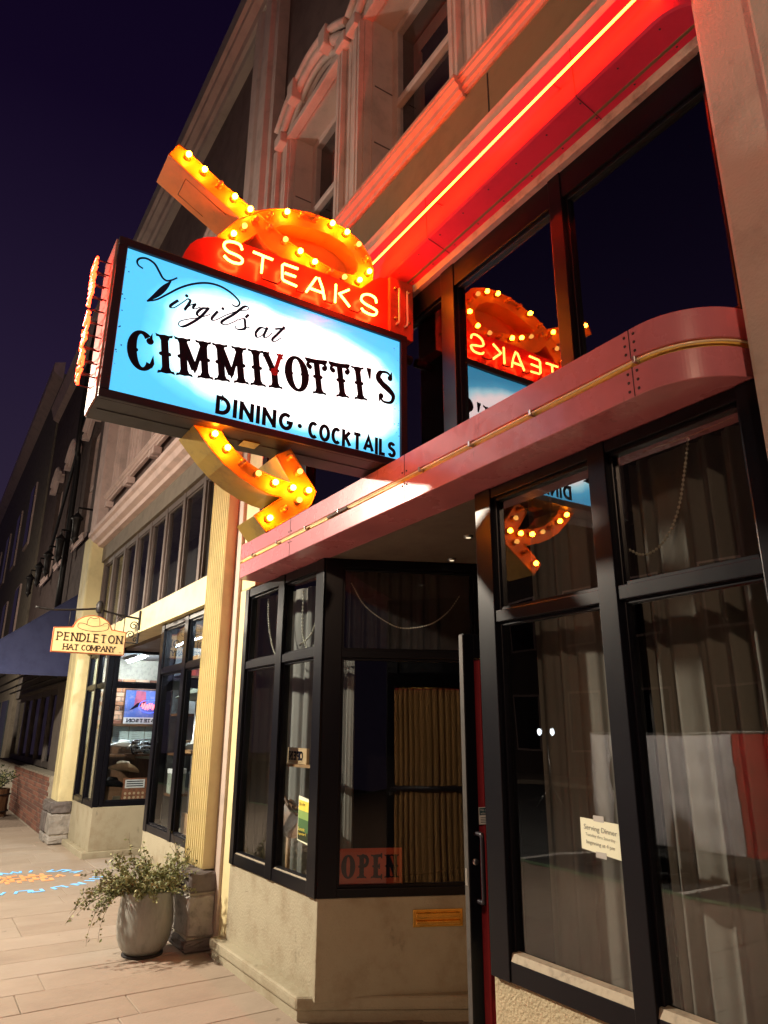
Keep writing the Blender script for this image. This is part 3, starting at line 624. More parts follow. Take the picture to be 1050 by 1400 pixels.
def tusc(g, pl, ch, x0, x1, v0, v1, d=.001, m=0, m2=1, bold=1.):
    h = v1-v0; w = x1-x0; xc = (x0+x1)/2; sw = .175*h*bold; k = [0]
    def S(poly, mm=m): k[0] += 1; shape(g, pl, poly, d+k[0]*.00008, .0008, mm)
    def Rb(p, ww, mm=m): k[0] += 1; ribbon(g, pl, p, ww, d+k[0]*.00008, mm, .0008)
    def foot(x, ww, v, up, mm=m):
        s_ = 1 if up else -1
        S([(x-ww/2, v), (x-ww*.27, v+s_*.028*h), (x, v+s_*.012*h), (x+ww*.27, v+s_*.028*h), (x+ww/2, v), (x+ww*.46, v+s_*.075*h), (x+ww*.3, v+s_*.085*h), (x+sw/2, v+s_*.17*h), (x-sw/2, v+s_*.17*h), (x-ww*.3, v+s_*.085*h), (x-ww*.46, v+s_*.075*h)], mm)
    def stem(x, ww, top=True, v9=None, mm=m):
        t = v9 if v9 else v1
        S([(x-sw/2, v0+.05*h), (x+sw/2, v0+.05*h), (x+sw/2, t-(.05*h if top else 0)), (x-sw/2, t-(.05*h if top else 0))], mm); foot(x, ww, v0, True, mm)
        if top: foot(x, ww, v1, False, mm)
        for s_ in (-1, 1): S(circ(x+s_*sw*.55, v0+.5*h, .05*h, 10), mm)
    if ch == 'I': stem(xc, w)
    elif ch == 'M':
        e = sw*1.15; stem(x0+e, e*2); stem(x1-e, e*2)
        Rb([(x0+e, v1-.06*h), (xc, v0+.2*h)], sw*.95); Rb([(x1-e, v1-.06*h), (xc, v0+.2*h)], sw*.6); S([(xc-sw*.5, v0+.3*h), (xc, v0+.09*h), (xc+sw*.5, v0+.3*h)])
    elif ch == 'N':
        e = sw*1.0; stem(x0+e, e*2); stem(x1-e, e*2); Rb([(x0+e, v1-.06*h), (x1-e, v0+.06*h)], sw*.95)
    elif ch in 'PE':
        e = sw*1.1; stem(x0+e, e*2)
        if ch == 'P': Rb([(x0+e, v1-.06*h), (x0+.6*w, v1-.06*h)]+arc(x0+.58*w, v0+.73*h, .32*w, .21*h, 90, -90, 8)+[(x0+e, v0+.5*h)], sw*.72)
        else:
            for vv, ww in ((v1-.06*h, 1), (v0+.5*h, .8), (v0+.06*h, 1)): Rb([(x0+e, vv), (x0+w*ww, vv)], .11*h); S([(x0+w*ww-.07*h, vv-.1*h), (x0+w*ww, vv-.12*h), (x0+w*ww, vv+.12*h), (x0+w*ww-.07*h, vv+.1*h)])
    elif ch == 'T':
        stem(xc, w*.62, top=False, v9=v1-.02*h)
        for s_ in (-1, 1):
            Rb(smooth([(xc, v1-.07*h), (xc+s_*w*.2, v1-.065*h), (xc+s_*w*.38, v1-.05*h), (xc+s_*w*.5, v1+.0*h)], 4), [.13*h]*9+[.12*h, .09*h, .06*h, .03*h])
            Rb(smooth([(xc+s_*w*.12, v1-.09*h), (xc+s_*w*.32, v1-.1*h), (xc+s_*w*.42, v1-.2*h), (xc+s_*w*.34, v1-.28*h)], 4), .08*h); S(circ(xc+s_*w*.33, v1-.24*h, .075*h))
    elif ch == 'Y':
        stem(xc, w*.68, top=False, v9=v0+.48*h)
        Rb([(x0+w*.14, v1-.05*h), (xc, v0+.42*h)], sw*.95); Rb([(x1-w*.14, v1-.05*h), (xc+.01*h, v0+.44*h)], sw*.6, m2)
        foot(x0+w*.16, w*.36, v1, False); foot(x1-w*.16, w*.34, v1, False, m2); S(circ(xc, v0+.46*h, sw*.6), m2)
    elif ch in 'OC':
        N_ = 28; a0, a1 = (0, 360) if ch == 'O' else (48, 318)
        pts = []; ws = []
        for i in range(N_+1):
            a = rad(a0+(a1-a0)*i/N_); pts.append((xc+w*.5*.74*math.cos(a)*(1 if ch == 'O' else 1.12), v0+h*.5+h*.455*math.sin(a))); ws.append(.085*h+abs(math.cos(a))**1.5*sw*.75)
        Rb(pts, ws)
        for s_ in ((-1, 1) if ch == 'O' else (-1,)):
            S(circ(xc+s_*w*.5*.97*(1 if ch == 'O' else 1.06), v0+.5*h, .048*h, 10)); S(circ(xc+s_*w*.24, v0+.5*h, .048*h, 10))
        if ch == 'C': S(circ(x1-.14*w, v1-.24*h, .085*h)); S([(x1-.2*w, v1-.2*h), (x1-.02*w, v1-.02*h), (x1-.03*w, v1-.25*h)]); S([(x1-.2*w, v0+.2*h), (x1-.03*w, v0+.42*h), (x1-.0*w, v0+.2*h), (x1-.12*w, v0+.08*h)])
    elif ch == 'S':
        p = smooth([(x1-.1*w, v1-.16*h), (x1-.3*w, v1-.05*h), (x0+.32*w, v1-.07*h), (x0+.14*w, v1-.24*h), (x0+.35*w, v1-.42*h), (x0+.66*w, v0+.44*h), (x1-.1*w, v0+.26*h), (x1-.28*w, v0+.06*h), (x0+.3*w, v0+.05*h), (x0+.1*w, v0+.17*h)], 4)
        nn = len(p)-1; Rb(p, [(.07+.13*math.exp(-((i/nn-.5)/.2)**2)+.04*(abs(i/nn-.3) < .1))*h for i in range(nn+1)])
        S(circ(x1-.17*w, v1-.22*h, .08*h)); S(circ(x0+.18*w, v0+.22*h, .08*h)); S([(x1-.16*w, v1-.12*h), (x1, v1), (x1-.02*w, v1-.24*h)]); S([(x0+.16*w, v0+.14*h), (x0, v0), (x0+.03*w, v0+.26*h)])
        for s_ in (-1, 1): S(circ(xc+s_*.16*w, v0+.5*h-s_*.02*h, .05*h, 10))
    elif ch == "'": S([(x0, v1), (x1, v1-.01*h), (xc+.1*w, v0), (xc-.18*w, v0)])
INKR = mat('sign_red_paint', (.35, .012, .03), .4, var=.2, vscale=8)
g = G(); pr = PX.rot(.587, 3.2, math.atan(.1425)); k9 = math.hypot(1, .1425)
for ch, a, b_ in (('C', .583, .693), ('I', .704, .788), ('M', .792, .978), ('M', .980, 1.163), ('I', 1.168, 1.256), ('Y', 1.249, 1.368), ('O', 1.374, 1.505), ('T', 1.497, 1.632), ('T', 1.640, 1.775), ('I', 1.781, 1.868), ('S', 1.943, 2.060)):
    tusc(g, pr, ch, (a-.587)*k9, (b_-.587)*k9, 0, .208)
tusc(g, pr, "'", 1.298*k9, 1.332*k9, .14, .208)
g.build('name_lettering', [INK, INKR], fp, fix=False)
SCRIPT = [[(0.583, 3.747), (0.56, 3.757), (0.552, 3.777), (0.564, 3.798), (0.595, 3.809), (0.633, 3.796), (0.661, 3.759), (0.68, 3.732), (0.701, 3.724), (0.725, 3.737), (0.75, 3.76)], [(0.722, 3.729), (0.697, 3.686), (0.662, 3.63), (0.619, 3.577)], [(0.619, 3.577), (0.664, 3.603), (0.709, 3.648), (0.769, 3.709), (0.833, 3.756), (0.9, 3.787), (0.962, 3.795), (1.017, 3.783), (1.06, 3.759), (1.08, 3.736), (1.072, 3.713), (1.054, 3.707), (1.04, 3.712)], [(0.766, 3.636), (0.734, 3.597), (0.733, 3.584), (0.751, 3.589), (0.785, 3.628), (0.812, 3.662)], [(0.812, 3.662), (0.825, 3.655), (0.815, 3.625), (0.801, 3.593)], [(0.801, 3.589), (0.827, 3.629), (0.851, 3.646), (0.842, 3.623), (0.852, 3.617), (0.878, 3.638)], [(0.916, 3.644), (0.887, 3.632), (0.864, 3.599), (0.874, 3.585), (0.898, 3.602), (0.917, 3.633)], [(0.922, 3.649), (0.883, 3.582), (0.836, 3.528), (0.801, 3.499), (0.78, 3.501), (0.786, 3.524), (0.826, 3.55), (0.883, 3.58), (0.932, 3.614)], [(0.969, 3.646), (0.942, 3.598), (0.947, 3.585), (0.968, 3.597), (1.01, 3.636)], [(1.01, 3.636), (1.07, 3.682), (1.123, 3.708), (1.129, 3.726), (1.104, 3.72), (1.053, 3.657), (0.993, 3.593), (1.014, 3.582), (1.056, 3.613), (1.078, 3.635)], [(1.134, 3.685), (1.117, 3.659)], [(1.078, 3.631), (1.109, 3.651), (1.118, 3.62), (1.117, 3.594), (1.086, 3.579), (1.066, 3.582), (1.069, 3.593)], [(1.119, 3.6), (1.144, 3.611)], [(1.232, 3.633), (1.203, 3.629), (1.179, 3.591), (1.188, 3.567), (1.215, 3.588), (1.236, 3.63)], [(1.242, 3.644), (1.225, 3.591), (1.235, 3.579), (1.257, 3.602), (1.27, 3.621)], [(1.34, 3.681), (1.299, 3.621), (1.273, 3.582), (1.288, 3.574), (1.324, 3.609)], [(1.285, 3.648), (1.312, 3.66), (1.342, 3.668)]]
g = G()
gA, gB = G(), G()
for si, st in enumerate(SCRIPT):
    g = gA if si < 13 else gB
    p = smooth(st, 6); ws = []
    for i in range(len(p)):
        a = Vector(p[max(0, i-1)]); b_ = Vector(p[min(len(p)-1, i+1)]); t_ = (b_-a).normalized()
        dn = max(0, -(t_.x*(-.45)+t_.y*.89)) if si not in (1,) else .0      # pen is broad on strokes that run down-left
        dn = max(dn, max(0, t_.dot(Vector((-.5, -.86)))))
        ws.append(.0055+.0095*dn**2)
    if si == 1: ws = [.006+.024*math.sin(math.pi*min(1, i/(len(p)-1)*1.0))**1.2 for i in range(len(p))]
    if si == 16: ws = [.011]*len(p)
    if si in (0, 2): ws = [.0075+.004*math.sin(math.pi*i/(len(p)-1)) for i in range(len(p))]
    ribbon(g, PX, p, ws, .001+si*.0001, 0, .0008)
for c in ((.805, 3.676), (.994, 3.67)): shape(gA, PX, circ(*c, .009), .0012, .0008)
for g in (gA, gB): g.build('script_word', mat('sign_blue_black_paint', (.006, .02, .06), .85, spec=.1), fp, fix=False)
for fn_ in (lambda g: word(g, PX, 'DINING', .998, 3.083, .1, .021, gap=.33, spread=.415), lambda g: shape(g, PX, circ(1.455, 3.128, .013), .001, .0008), lambda g: word(g, PX, 'COCKTAILS', 1.502, 3.074, .1, .02, gap=.26, spread=.556)):
    g = G(); fn_(g); g.build('printed_word', INK, fp, fix=False)
g = G(); rn = random.Random(5)
for i in range(26):
    u = rn.choice((rn.uniform(.505, .53), rn.uniform(2.04, 2.08))); v = rn.uniform(3.2, 3.8); shape(g, PX, circ(u, v, rn.uniform(.0015, .004), 6), .0008, .0004)
g.build('paint_flecks', INK, fp, fix=False)

# street edge of the cabinet: upright neon word
EDG = mat('pale_edge_paint', (.50, .22, .17), .5, var=.2, vscale=9)
ed = G().box(-3.365, -3.117, .449, .4575, 3.03, 3.87).build('edge_panel', EDG, SG)
PE = Plane((-3.24, .385, 0), (1, 0, 0), (0, -1, 0))
for i, ch in enumerate('RESTAURANT'):
    v = 3.735-i*.0685; g = G(); w0, st = GLY[ch]
    for s_ in st: g.tube([PE(-.07+x*.14/max(.5, w0), v+.006+y*.047) for x, y in (smooth(s_, 2) if len(s_) > 4 else s_)], .0062, 8)
    g.build('neon_letter', NEONL, ed)
    for xx in (-.06, .06): G().tube([PE(xx, v+.03, 0), PE(xx, v+.03, -.065)], .0035, 6).build('stand_off', CABM, ed)

# arrow, upper loop and lower head
UP_OUT = [(0.698, 4.62), (0.915, 4.503), (1.148, 4.388), (1.256, 4.455), (1.386, 4.51), (1.498, 4.537), (1.615, 4.543), (1.724, 4.529), (1.836, 4.482), (1.913, 4.393), (1.935, 4.314), (1.927, 4.236), (1.891, 4.166), (1.842, 4.127), (1.77, 4.115), (1.675, 4.107), (1.572, 4.108), (1.459, 4.118), (1.349, 4.144), (1.24, 4.186), (1.173, 4.255), (1.1, 4.168), (1.027, 4.073), (1.0, 3.95), (0.93, 3.93), (0.907, 4.023), (0.959, 4.147), (1.067, 4.304), (0.844, 4.421), (0.652, 4.526)]
UP_HOLE = [(1.269, 4.333), (1.315, 4.371), (1.391, 4.403), (1.502, 4.436), (1.618, 4.444), (1.715, 4.424), (1.789, 4.38), (1.824, 4.319), (1.822, 4.256), (1.792, 4.223), (1.744, 4.211), (1.673, 4.209), (1.591, 4.219), (1.51, 4.234), (1.419, 4.261), (1.341, 4.293)]
UP_BULB = [(0.749, 4.554), (0.841, 4.501), (0.935, 4.456), (1.02, 4.408), (1.112, 4.367), (1.152, 4.319), (1.087, 4.244), (1.03, 4.169), (1.238, 4.311), (1.332, 4.262), (1.427, 4.223), (1.521, 4.19), (1.627, 4.173), (1.718, 4.164), (1.823, 4.185), (1.889, 4.271), (1.873, 4.364), (1.812, 4.434), (1.728, 4.486), (1.628, 4.505), (1.523, 4.499), (1.426, 4.482), (1.333, 4.452), (1.235, 4.389)]
UP_LIT = {0, 1, 3, 4, 7, 10, 11, 14, 15, 18, 19, 22}; UP_MID = {6, 9, 13, 17}
LOW_OUT = [(0.915, 3.028), (1.055, 3.025), (1.084, 2.987), (1.132, 2.939), (1.206, 2.888), (1.271, 2.861), (1.327, 2.845), (1.449, 2.829), (1.357, 2.962), (1.435, 3.015), (1.594, 2.808), (1.569, 2.735), (1.546, 2.709), (1.326, 2.544), (1.257, 2.619), (1.402, 2.738), (1.332, 2.747), (1.259, 2.769), (1.167, 2.808), (1.085, 2.858), (1.021, 2.914), (0.966, 2.972)]
LOW_BULB = [(1.018, 2.992), (1.087, 2.934), (1.171, 2.879), (1.256, 2.834), (1.35, 2.805), (1.449, 2.795), (1.538, 2.798), (1.487, 2.735), (1.41, 2.676), (1.331, 2.613), (1.428, 2.964), (1.483, 2.891)]
LOW_LIT = {0, 1, 4, 5, 6, 9}; LOW_MID = {3, 7, 11}
up = holed('arrow_loop', UP_OUT, UP_HOLE, -3.17, -3.40, AMBER, ORANGE, SG)
G().prism([(y, z) for y, z in UP_OUT], 'x', -3.402, -3.40).build('back_plate', ORANGE, up)
G().prism([(y, z) for y, z in smooth(UP_HOLE, 2, True)], 'x', -3.30, -3.29).build('recess_plate', ORANGE, up)
lo = holed('arrow_head', LOW_OUT, None, -3.17, -3.40, AMBER, OLIVEM, SG)
G().prism(LOW_OUT, 'x', -3.402, -3.40).build('back_plate', OLIVEM, lo)
for o, pts in ((up, UP_OUT), (lo, LOW_OUT)):
    G().tube([(-3.168, y, z) for y, z in pts], .0045, 6, closed=True).build('edge_trim', AMBER, o)
g = G().tube([(-3.168, y, z) for y, z in UP_HOLE], .004, 6, closed=True).build('edge_trim', AMBER, up)
G().tube([(-3.168, 1.166, 4.386), (-3.168, 1.271, 4.335)], .003, 6).build('edge_trim', ORANGE, up)
G().tube([(-3.168, 1.068, 4.304), (-3.168, 1.17, 4.395)], .003, 6).build('edge_trim', ORANGE, up)
# access panel on the underside of the tail
d_ = Vector((1.067-.652, 4.304-4.526)).normalized(); q_ = Vector((d_.y, -d_.x))*-1
if q_.y > 0: q_ = -q_
def tl(u, x, w): return (x, .652+d_.x*u+q_.x*w, 4.526+d_.y*u+q_.y*w)
g = G()
for a, b_ in (((.13, -3.22), (.13, -3.36)), ((.13, -3.22), (.40, -3.22)), ((.13, -3.36), (.30, -3.36))): g.tube([tl(a[0], a[1], .0015), tl(b_[0], b_[1], .0015)], .0016, 5)
g.build('access_panel', mat('dark_orange_seam', (.3, .06, .01), .6), up)
BL = emit('lit_bulb', (1, .23, .006), 210); BM = emit('faint_bulb', (1, .5, .1), 2.2, base=(.5, .2, .03)); BD = mat('unlit_bulb', (.70, .26, .05), .08, var=.1, spec=.9, coat=1.)
SOCK = mat('bulb_socket', (.45, .16, .03), .4, metal=.2)
bme = {}
for par, pts, lit, mid in ((up, UP_BULB, UP_LIT, UP_MID), (lo, LOW_BULB, LOW_LIT, LOW_MID)):
    for i, (y, z) in enumerate(pts):
        kd = 'l' if i in lit else ('m' if i in mid else 'd')
        if kd not in bme:
            g = G().lathe([(.019, 0), (.019, .008), (.013, .010), (.012, .02)], (0, 0, 0), 12, 0, 'x')
            r = .0155
            g.lathe([(.009, .018)]+[(max(1e-4, r*math.sin(a)), .034-r*math.cos(a)) for a in (math.pi*(.2+.8*j/8) for j in range(9))], (0, 0, 0), 12, 1, 'x')
            if kd == 'm': g.ball((.038, 0, 0), .008, 8, 2)
            o = g.build('bulb', [SOCK, {'l': BL, 'm': BM, 'd': BD}[kd]]+([BL] if kd == 'm' else []), par); bme[kd] = o.data; o.location = (-3.17, y, z)
        else: link('bulb', bme[kd], par, (-3.17, y, z))
# red STEAKS panel
PN = [(0.777, 3.873), (0.777, 3.922), (0.784, 3.955), (0.805, 4.006), (0.838, 4.05), (0.881, 4.083), (0.932, 4.106), (1.1, 4.13), (1.5, 4.14), (1.831, 4.13), (1.915, 4.219), (1.965, 4.258), (2.022, 4.27), (2.022, 3.873)]
st = holed('steaks_panel', PN, None, -3.14, -3.36, SIGNRED, SIGNRED, SG); G().prism(PN, 'x', -3.362, -3.36).build('back_plate', SIGNRED, st)
STEAKS = [('S', [[(1.07, 4.057), (1.056, 4.083), (1.014, 4.084), (0.978, 4.066), (0.971, 4.036), (0.995, 4.015), (1.047, 4.011), (1.076, 3.997), (1.068, 3.97), (1.032, 3.96), (0.999, 3.965), (0.975, 3.981)]]), ('T', [[(1.133, 4.07), (1.247, 4.067)], [(1.19, 4.065), (1.187, 3.96)]]), ('E', [[(1.4, 4.069), (1.315, 4.067), (1.305, 4.054), (1.309, 3.971), (1.32, 3.961), (1.397, 3.955)], [(1.323, 4.012), (1.388, 4.013)]]), ('A', [[(1.456, 3.941), (1.515, 4.057), (1.531, 4.061), (1.556, 4.004), (1.572, 3.936)], [(1.474, 3.973), (1.56, 3.973)]]), ('K', [[(1.642, 4.06), (1.64, 3.941)], [(1.729, 4.058), (1.663, 4.006), (1.674, 4.002), (1.736, 3.946)]]), ('S', [[(1.917, 4.039), (1.908, 4.068), (1.868, 4.077), (1.826, 4.059), (1.812, 4.024), (1.839, 4.004), (1.893, 3.994), (1.921, 3.981), (1.905, 3.951), (1.863, 3.945), (1.827, 3.953), (1.815, 3.966)]])]
CONN = mat('painted_tube_link', (.22, .02, .012), .4)
for ch, ss in STEAKS:
    g = G()
    for s_ in ss: g.tube([(-3.1, y, z) for y, z in (smooth(s_, 3) if len(s_) > 6 else s_)], .0068, 8)
    g.build('neon_letter', emit('steaks_neon', (1, .085, .012), 60), st)
for a, b_ in ((1.19, 1.305), (1.4, 1.456), (1.572, 1.64), (1.736, 1.815)): G().tube([(-3.1, a, 3.95), (-3.125, a+.01, 3.945), (-3.125, b_-.01, 3.945), (-3.1, b_, 3.955)], .0055, 6).build('tube_link', CONN, st)
bx = G().box(-3.30, -3.115, 2.024, 2.195, 3.874, 4.275).build('transformer_box', mat('rust_red_box', (.40, .07, .03), .45, var=.3, vscale=8), SG, bevel=.004)
for yy_ in (2.08, 2.14): G().tube(smooth([(-3.1, yy_, 4.2), (-3.1, yy_, 4.08), (-3.1, yy_, 3.97), (-3.1, yy_-.02, 3.945)], 3), .007, 8).build('electrode', TUBEG, bx)
for yy_ in (2.06, 2.16):
    for zz_ in (4.2, 3.99): G().ball((-3.11, yy_, zz_), .011, 8).build('stand_off', BRASS, bx)
G().box(-3.28, -3.20, 1.19, 1.28, 3.018, 3.0245).build('maker_plate', BRASS, SG)
G().tube([(-3.24, 2.1, 3.82), (-3.24, 2.26, 3.82)], .03, 8).build('wall_bracket', BLACK, SG); G().tube([(-3.24, 2.1, 3.1), (-3.24, 2.26, 3.1)], .03, 8).build('wall_bracket', BLACK, SG)

# ================================================================== HAT SHOP BUILDING
HB = thing('hat_shop_building', 'cream painted hat shop front with clerestory windows and lit display bays', 'building', (-9.3, 2.4, 0))
for x0, x1 in ((-12.12, -10.66), (-8.12, -6.38)):
    ledge = [(x0, 2.13), (x1+(.04 if x1 < -9 else 0), 2.13), (x1+(.04 if x1 < -9 else 0), 3.3), (x0, 3.3)]
    G().prism(ledge, 'z', -.02, .075).build('plinth', OLIVE, HB, bevel=.012)
    G().box(x0, x1, 2.21, 3.3, .07, .615).build('bulkhead', OLIVE, HB, bevel=.01)
TZ = [(.61, .68), (2.19, 2.25), (2.68, 2.74)]
glazing(HB, [(-12.1, -12.02), (-11.42, -11.35), (-10.79, -10.665)], TZ, 2.2)
glazing(HB, [(-8.1, -7.99), (-7.25, -7.14), (-6.47, -6.38)], TZ, 2.2)
def sideX(x, y, z): return (-10.665-(y-0), x, z)       # frame along Y on the plane X = -10.665, facing +X
glazing(HB, [(2.285, 2.345), (3.2, 3.3)], TZ, .0, mp=sideX)
def sideX2(x, y, z): return (-8.1+(y-0), x, z)
glazing(HB, [(2.285, 2.345), (3.2, 3.3)], TZ, .0, mp=sideX2)
G().box(-12.12, -6.38, 2.175, 2.42, 2.742, 3.04).build('signboard_beam', CREAM, HB, bevel=.006)
G().box(-12.12, -6.38, 2.15, 2.175, 2.745, 2.775).build('beam_moulding', CREAM, HB, bevel=.006)
nv = 9; vs = [(-12.12, -12.04)]+[(-12.1+i*(5.7/8)-.04, -12.1+i*(5.7/8)+.04) for i in range(1, 8)]+[(-6.46, -6.38)]
glazing(HB, vs, [(3.04, 3.09), (4.18, 4.25)], 2.24, glassm=GLASSC, fm=mat('brown_mullion', (.13, .10, .09), .5, var=.1))
G().box(-12.12, -6.38, 2.2, 2.45, 4.25, 4.62).build('frieze', mat('grey_frieze', (.20, .165, .13), .7, var=.12, bump=.1), HB)
G().prism([(2.2, 4.5), (2.12, 4.51), (2.10, 4.55), (2.03, 4.58), (2.0, 4.64), (1.96, 4.66), (1.955, 4.72), (2.2, 4.76)], 'x', -12.2, -6.3).build('belt_course', TRIM, HB)
# upper storey
HO = [(-11.55, -10.75), (-10.15, -9.35), (-8.75, -7.95), (-7.45, -6.75)]
g = G(); xs = [-12.5]+[v for o_ in HO for v in o_]+[-6.0]
for i in range(0, len(xs), 2): g.box(xs[i], xs[i+1], 2.22, 2.42, 4.7, 9.6)
for a, b in HO: g.box(a, b, 2.22, 2.42, WZ1, 9.6).box(a, b, 2.22, 2.42, 4.7, WZ0)
g.build('upper_wall', WALL, HB)
for a, b in HO:
    upper_window(HB, a, b, detail=False); casing(HB, a-.2, a, 5.3, 7.1, 2, .07); casing(HB, b, b+.2, 5.3, 7.1, 2, .07)
    course(a-.3, b+.3, 2.05, 5.2, 'window_sill', TRIM, HB, .11, .09); hood(HB, a-.2, b+.2, 7.2, .3, key=False)
    for x_ in (a-.22, b+.22): G().box(x_-.05, x_+.05, 2.08, 2.2, 5.1, 5.2).build('sill_bracket', TRIM, HB, bevel=.012)
G().prism(CORN, 'x', -13.0, -5.931).build('roof_cornice', RCM, HB); G().box(-13, -5.93, 2.3, 9, 9.6, 9.9).build('roof', DARK, HB)
# left pilaster on its stone base
G().prism([(-12.78, 2.5), (-12.78, 2.03), (-12.74, 2.01), (-12.5, 2.01), (-12.48, 2.025), (-12.46, 2.01), (-12.18, 2.01), (-12.14, 2.03), (-12.14, 2.5)], 'z', .585, 4.7).build('pilaster', CREAM, HB)
G().prism([(-12.72, 2.5), (-12.72, 2.06), (-12.5, 2.05), (-12.48, 2.07), (-12.46, 2.05), (-12.2, 2.06), (-12.2, 2.5)], 'z', 4.7, 9.6).build('upper_pilaster', TRIM, HB)
pier(HB, -12.86, -12.08, 1.93, 2.2, .59, 2)
# interior
g = G().box(-12.2, -6.3, 5.4, 5.5, 0, 2.8).box(-12.25, -12.12, 2.42, 5.4, 0, 4.3).box(-12.12, -10.75, 2.36, 5.4, 2.7, 2.76).box(-8.0, -6.3, 2.36, 5.4, 2.7, 2.76).box(-6.4, -6.3, 2.42, 5.4, 0, 4.3).box(-12.1, -6.4, 3.0, 3.1, 2.76, 4.3).box(-12.1, -6.4, 2.43, 3.0, 4.25, 4.3).box(-10.7, -8.05, 3.3, 3.36, 2.2, 2.74)
g.build('interior_shell', mat('shop_interior', (.12, .10, .09), .8, var=.2), HB)
G().box(-10.66, -8.1, 2.42, 3.4, 2.70, 2.741).build('entry_ceiling', ENT, HB)
G().box(-10.60, -10.5, 3.3, 3.4, 0, 2.7).box(-8.2, -8.1, 3.3, 3.4, 0, 2.7).box(-10.5, -8.2, 3.3, 3.4, 2.1, 2.2).build('door_frame', ALU, HB, bevel=.004)
G().box(-9.5, -8.35, 3.33, 3.37, .01, 2.09).build('door', ALU, HB)
# brick lining wall seen inside the left bay (bricks as pieces)
bw = G().box(-12.118, -12.075, 2.42, 4.4, .62, 2.7).build('brick_lining', MORT, HB)
bm_ = G().box(0, .02, .005, .205, .004, .066).build('brick', BRICKO, bw, bevel=.004, seg=1); bme_ = bm_.data; bm_.location = (-12.077, 2.42, 1.62); first = True
rn = random.Random(2)
bdata = [bme_]
for mm in (BRICKM, mat('pale_brick', (.55, .33, .22), .8, var=.3, vscale=9, bump=.3)):
    c_ = bme_.copy(); c_.materials[0] = mm; bdata.append(c_)
for r in range(10):
    for c in range(7): link('brick', rn.choice(bdata), bw, (-12.077+rn.uniform(-.003, .003), 2.42+c*.212+(.106 if r % 2 else 0), 1.62+.07+r*.07))
# display lighting of the bays
LAMPW = emit('shop_tube', (.80, .93, 1), 280)
for (x0, x1, y0) in ((-11.9, -10.9, 2.75), (-7.9, -6.6, 2.7)):
    cl = thing('ceiling_light', 'white fluorescent ceiling light over the '+('left display bay with the tan hat' if x0 < -9 else 'display bay beside the fluted pilaster'), 'ceiling light', (x0, y0, 2.69))
    G().box(x0, x1, y0-.06, y0+.06, 2.665, 2.70).build('housing', WHITE, cl, bevel=.004)
    G().tube([(x0+.03, y0, 2.648), (x1-.03, y0, 2.648)], .016, 8).build('light_tube', LAMPW if x0 < -9 else emit('shop_tube_dim', (.80, .93, 1), 130), cl)
def card(name, label, cat, pl, u0, u1, v0, v1, m, t=.01, group=None, frame=None):
    o = thing(name, label, cat, pl((u0+u1)/2, v0, 0), group)
    g = G(); shape(g, pl, [(u0, v0), (u1, v0), (u1, v1), (u0, v1)], 0, t); g.build('sheet', m, o)
    if frame:
        g = G(); f_ = .018
        for q in ([(u0-f_, v0-f_), (u1+f_, v0-f_), (u1+f_, v0), (u0-f_, v0)], [(u0-f_, v1), (u1+f_, v1), (u1+f_, v1+f_), (u0-f_, v1+f_)], [(u0-f_, v0), (u0, v0), (u0, v1), (u0-f_, v1)], [(u1, v0), (u1+f_, v0), (u1+f_, v1), (u1, v1)]): shape(g, pl, q, .008, t+.01)
        g.build('frame', frame, o)
    return o
PI = Plane((-11.98, 0, 0), (0, 1, 0), (1, 0, 0))
BLUEP = mat('blue_poster_print', (.10, .17, .50), .5, var=.5, vscale=14, dirt=(.35, .33, .55))
po = card('poster', 'framed blue poster on the brick wall inside the hat shop', 'poster', PI, 2.79, 3.33, 1.70, 2.22, BLUEP, frame=WOODD)
g = G(); shape(g, PI, [(2.79, 1.70), (3.33, 1.70), (3.33, 1.80), (2.79, 1.80)], .002, .001, 0)
shape(g, PI, [(2.93, 1.95), (3.12, 1.98), (3.10, 2.2), (2.95, 2.21)], .002, .001, 1); shape(g, PI, [(2.86, 1.9), (3.08, 2.0), (3.1, 2.04), (2.98, 2.02)], .0035, .001, 2)
PIm = Plane((-11.98, 0, 0), (0, -1, 0), (1, 0, 0)); word(g, PIm, 'STETSON', -3.28, 1.725, .055, .013, gap=.28, slab=.012, spread=.44, d=.0035, m=2)
g.build('print', [WHITE, mat('pink_print', (.45, .12, .2), .5), INK], po)
ns = thing('neon_sign', 'small pink neon script glowing in front of the blue poster', 'neon sign', (-11.86, 3.1, 1.95))
PNn = Plane((-11.86, 0, 0), (0, 1, 0), (1, 0, 0)); g = G()
pp = [PNn(3.02+.0125*i, 1.965+.05*math.sin(i*2.1)+.012*math.sin(i*.7)) for i in range(21)]
g.tube([tuple(p) for p in smooth(pp, 3)], .007, 6).build('neon_tube', emit('pink_neon', (1, .12, .12), 5), ns)
g = G(); g.tube([tuple(PNn(3.0+.30*.5+.17*math.cos(a), 1.97+.1*math.sin(a))) for a in (2*math.pi*i/20 for i in range(20))], .005, 6, closed=True).build('neon_ring', emit('blue_neon', (.05, .12, 1), 3), ns)
PI2 = Plane((-11.72, 0, 0), (0, 1, 0), (1, 0, 0))
PALEB = mat('pale_blue_paper', (.55, .70, .72), .6, var=.05)
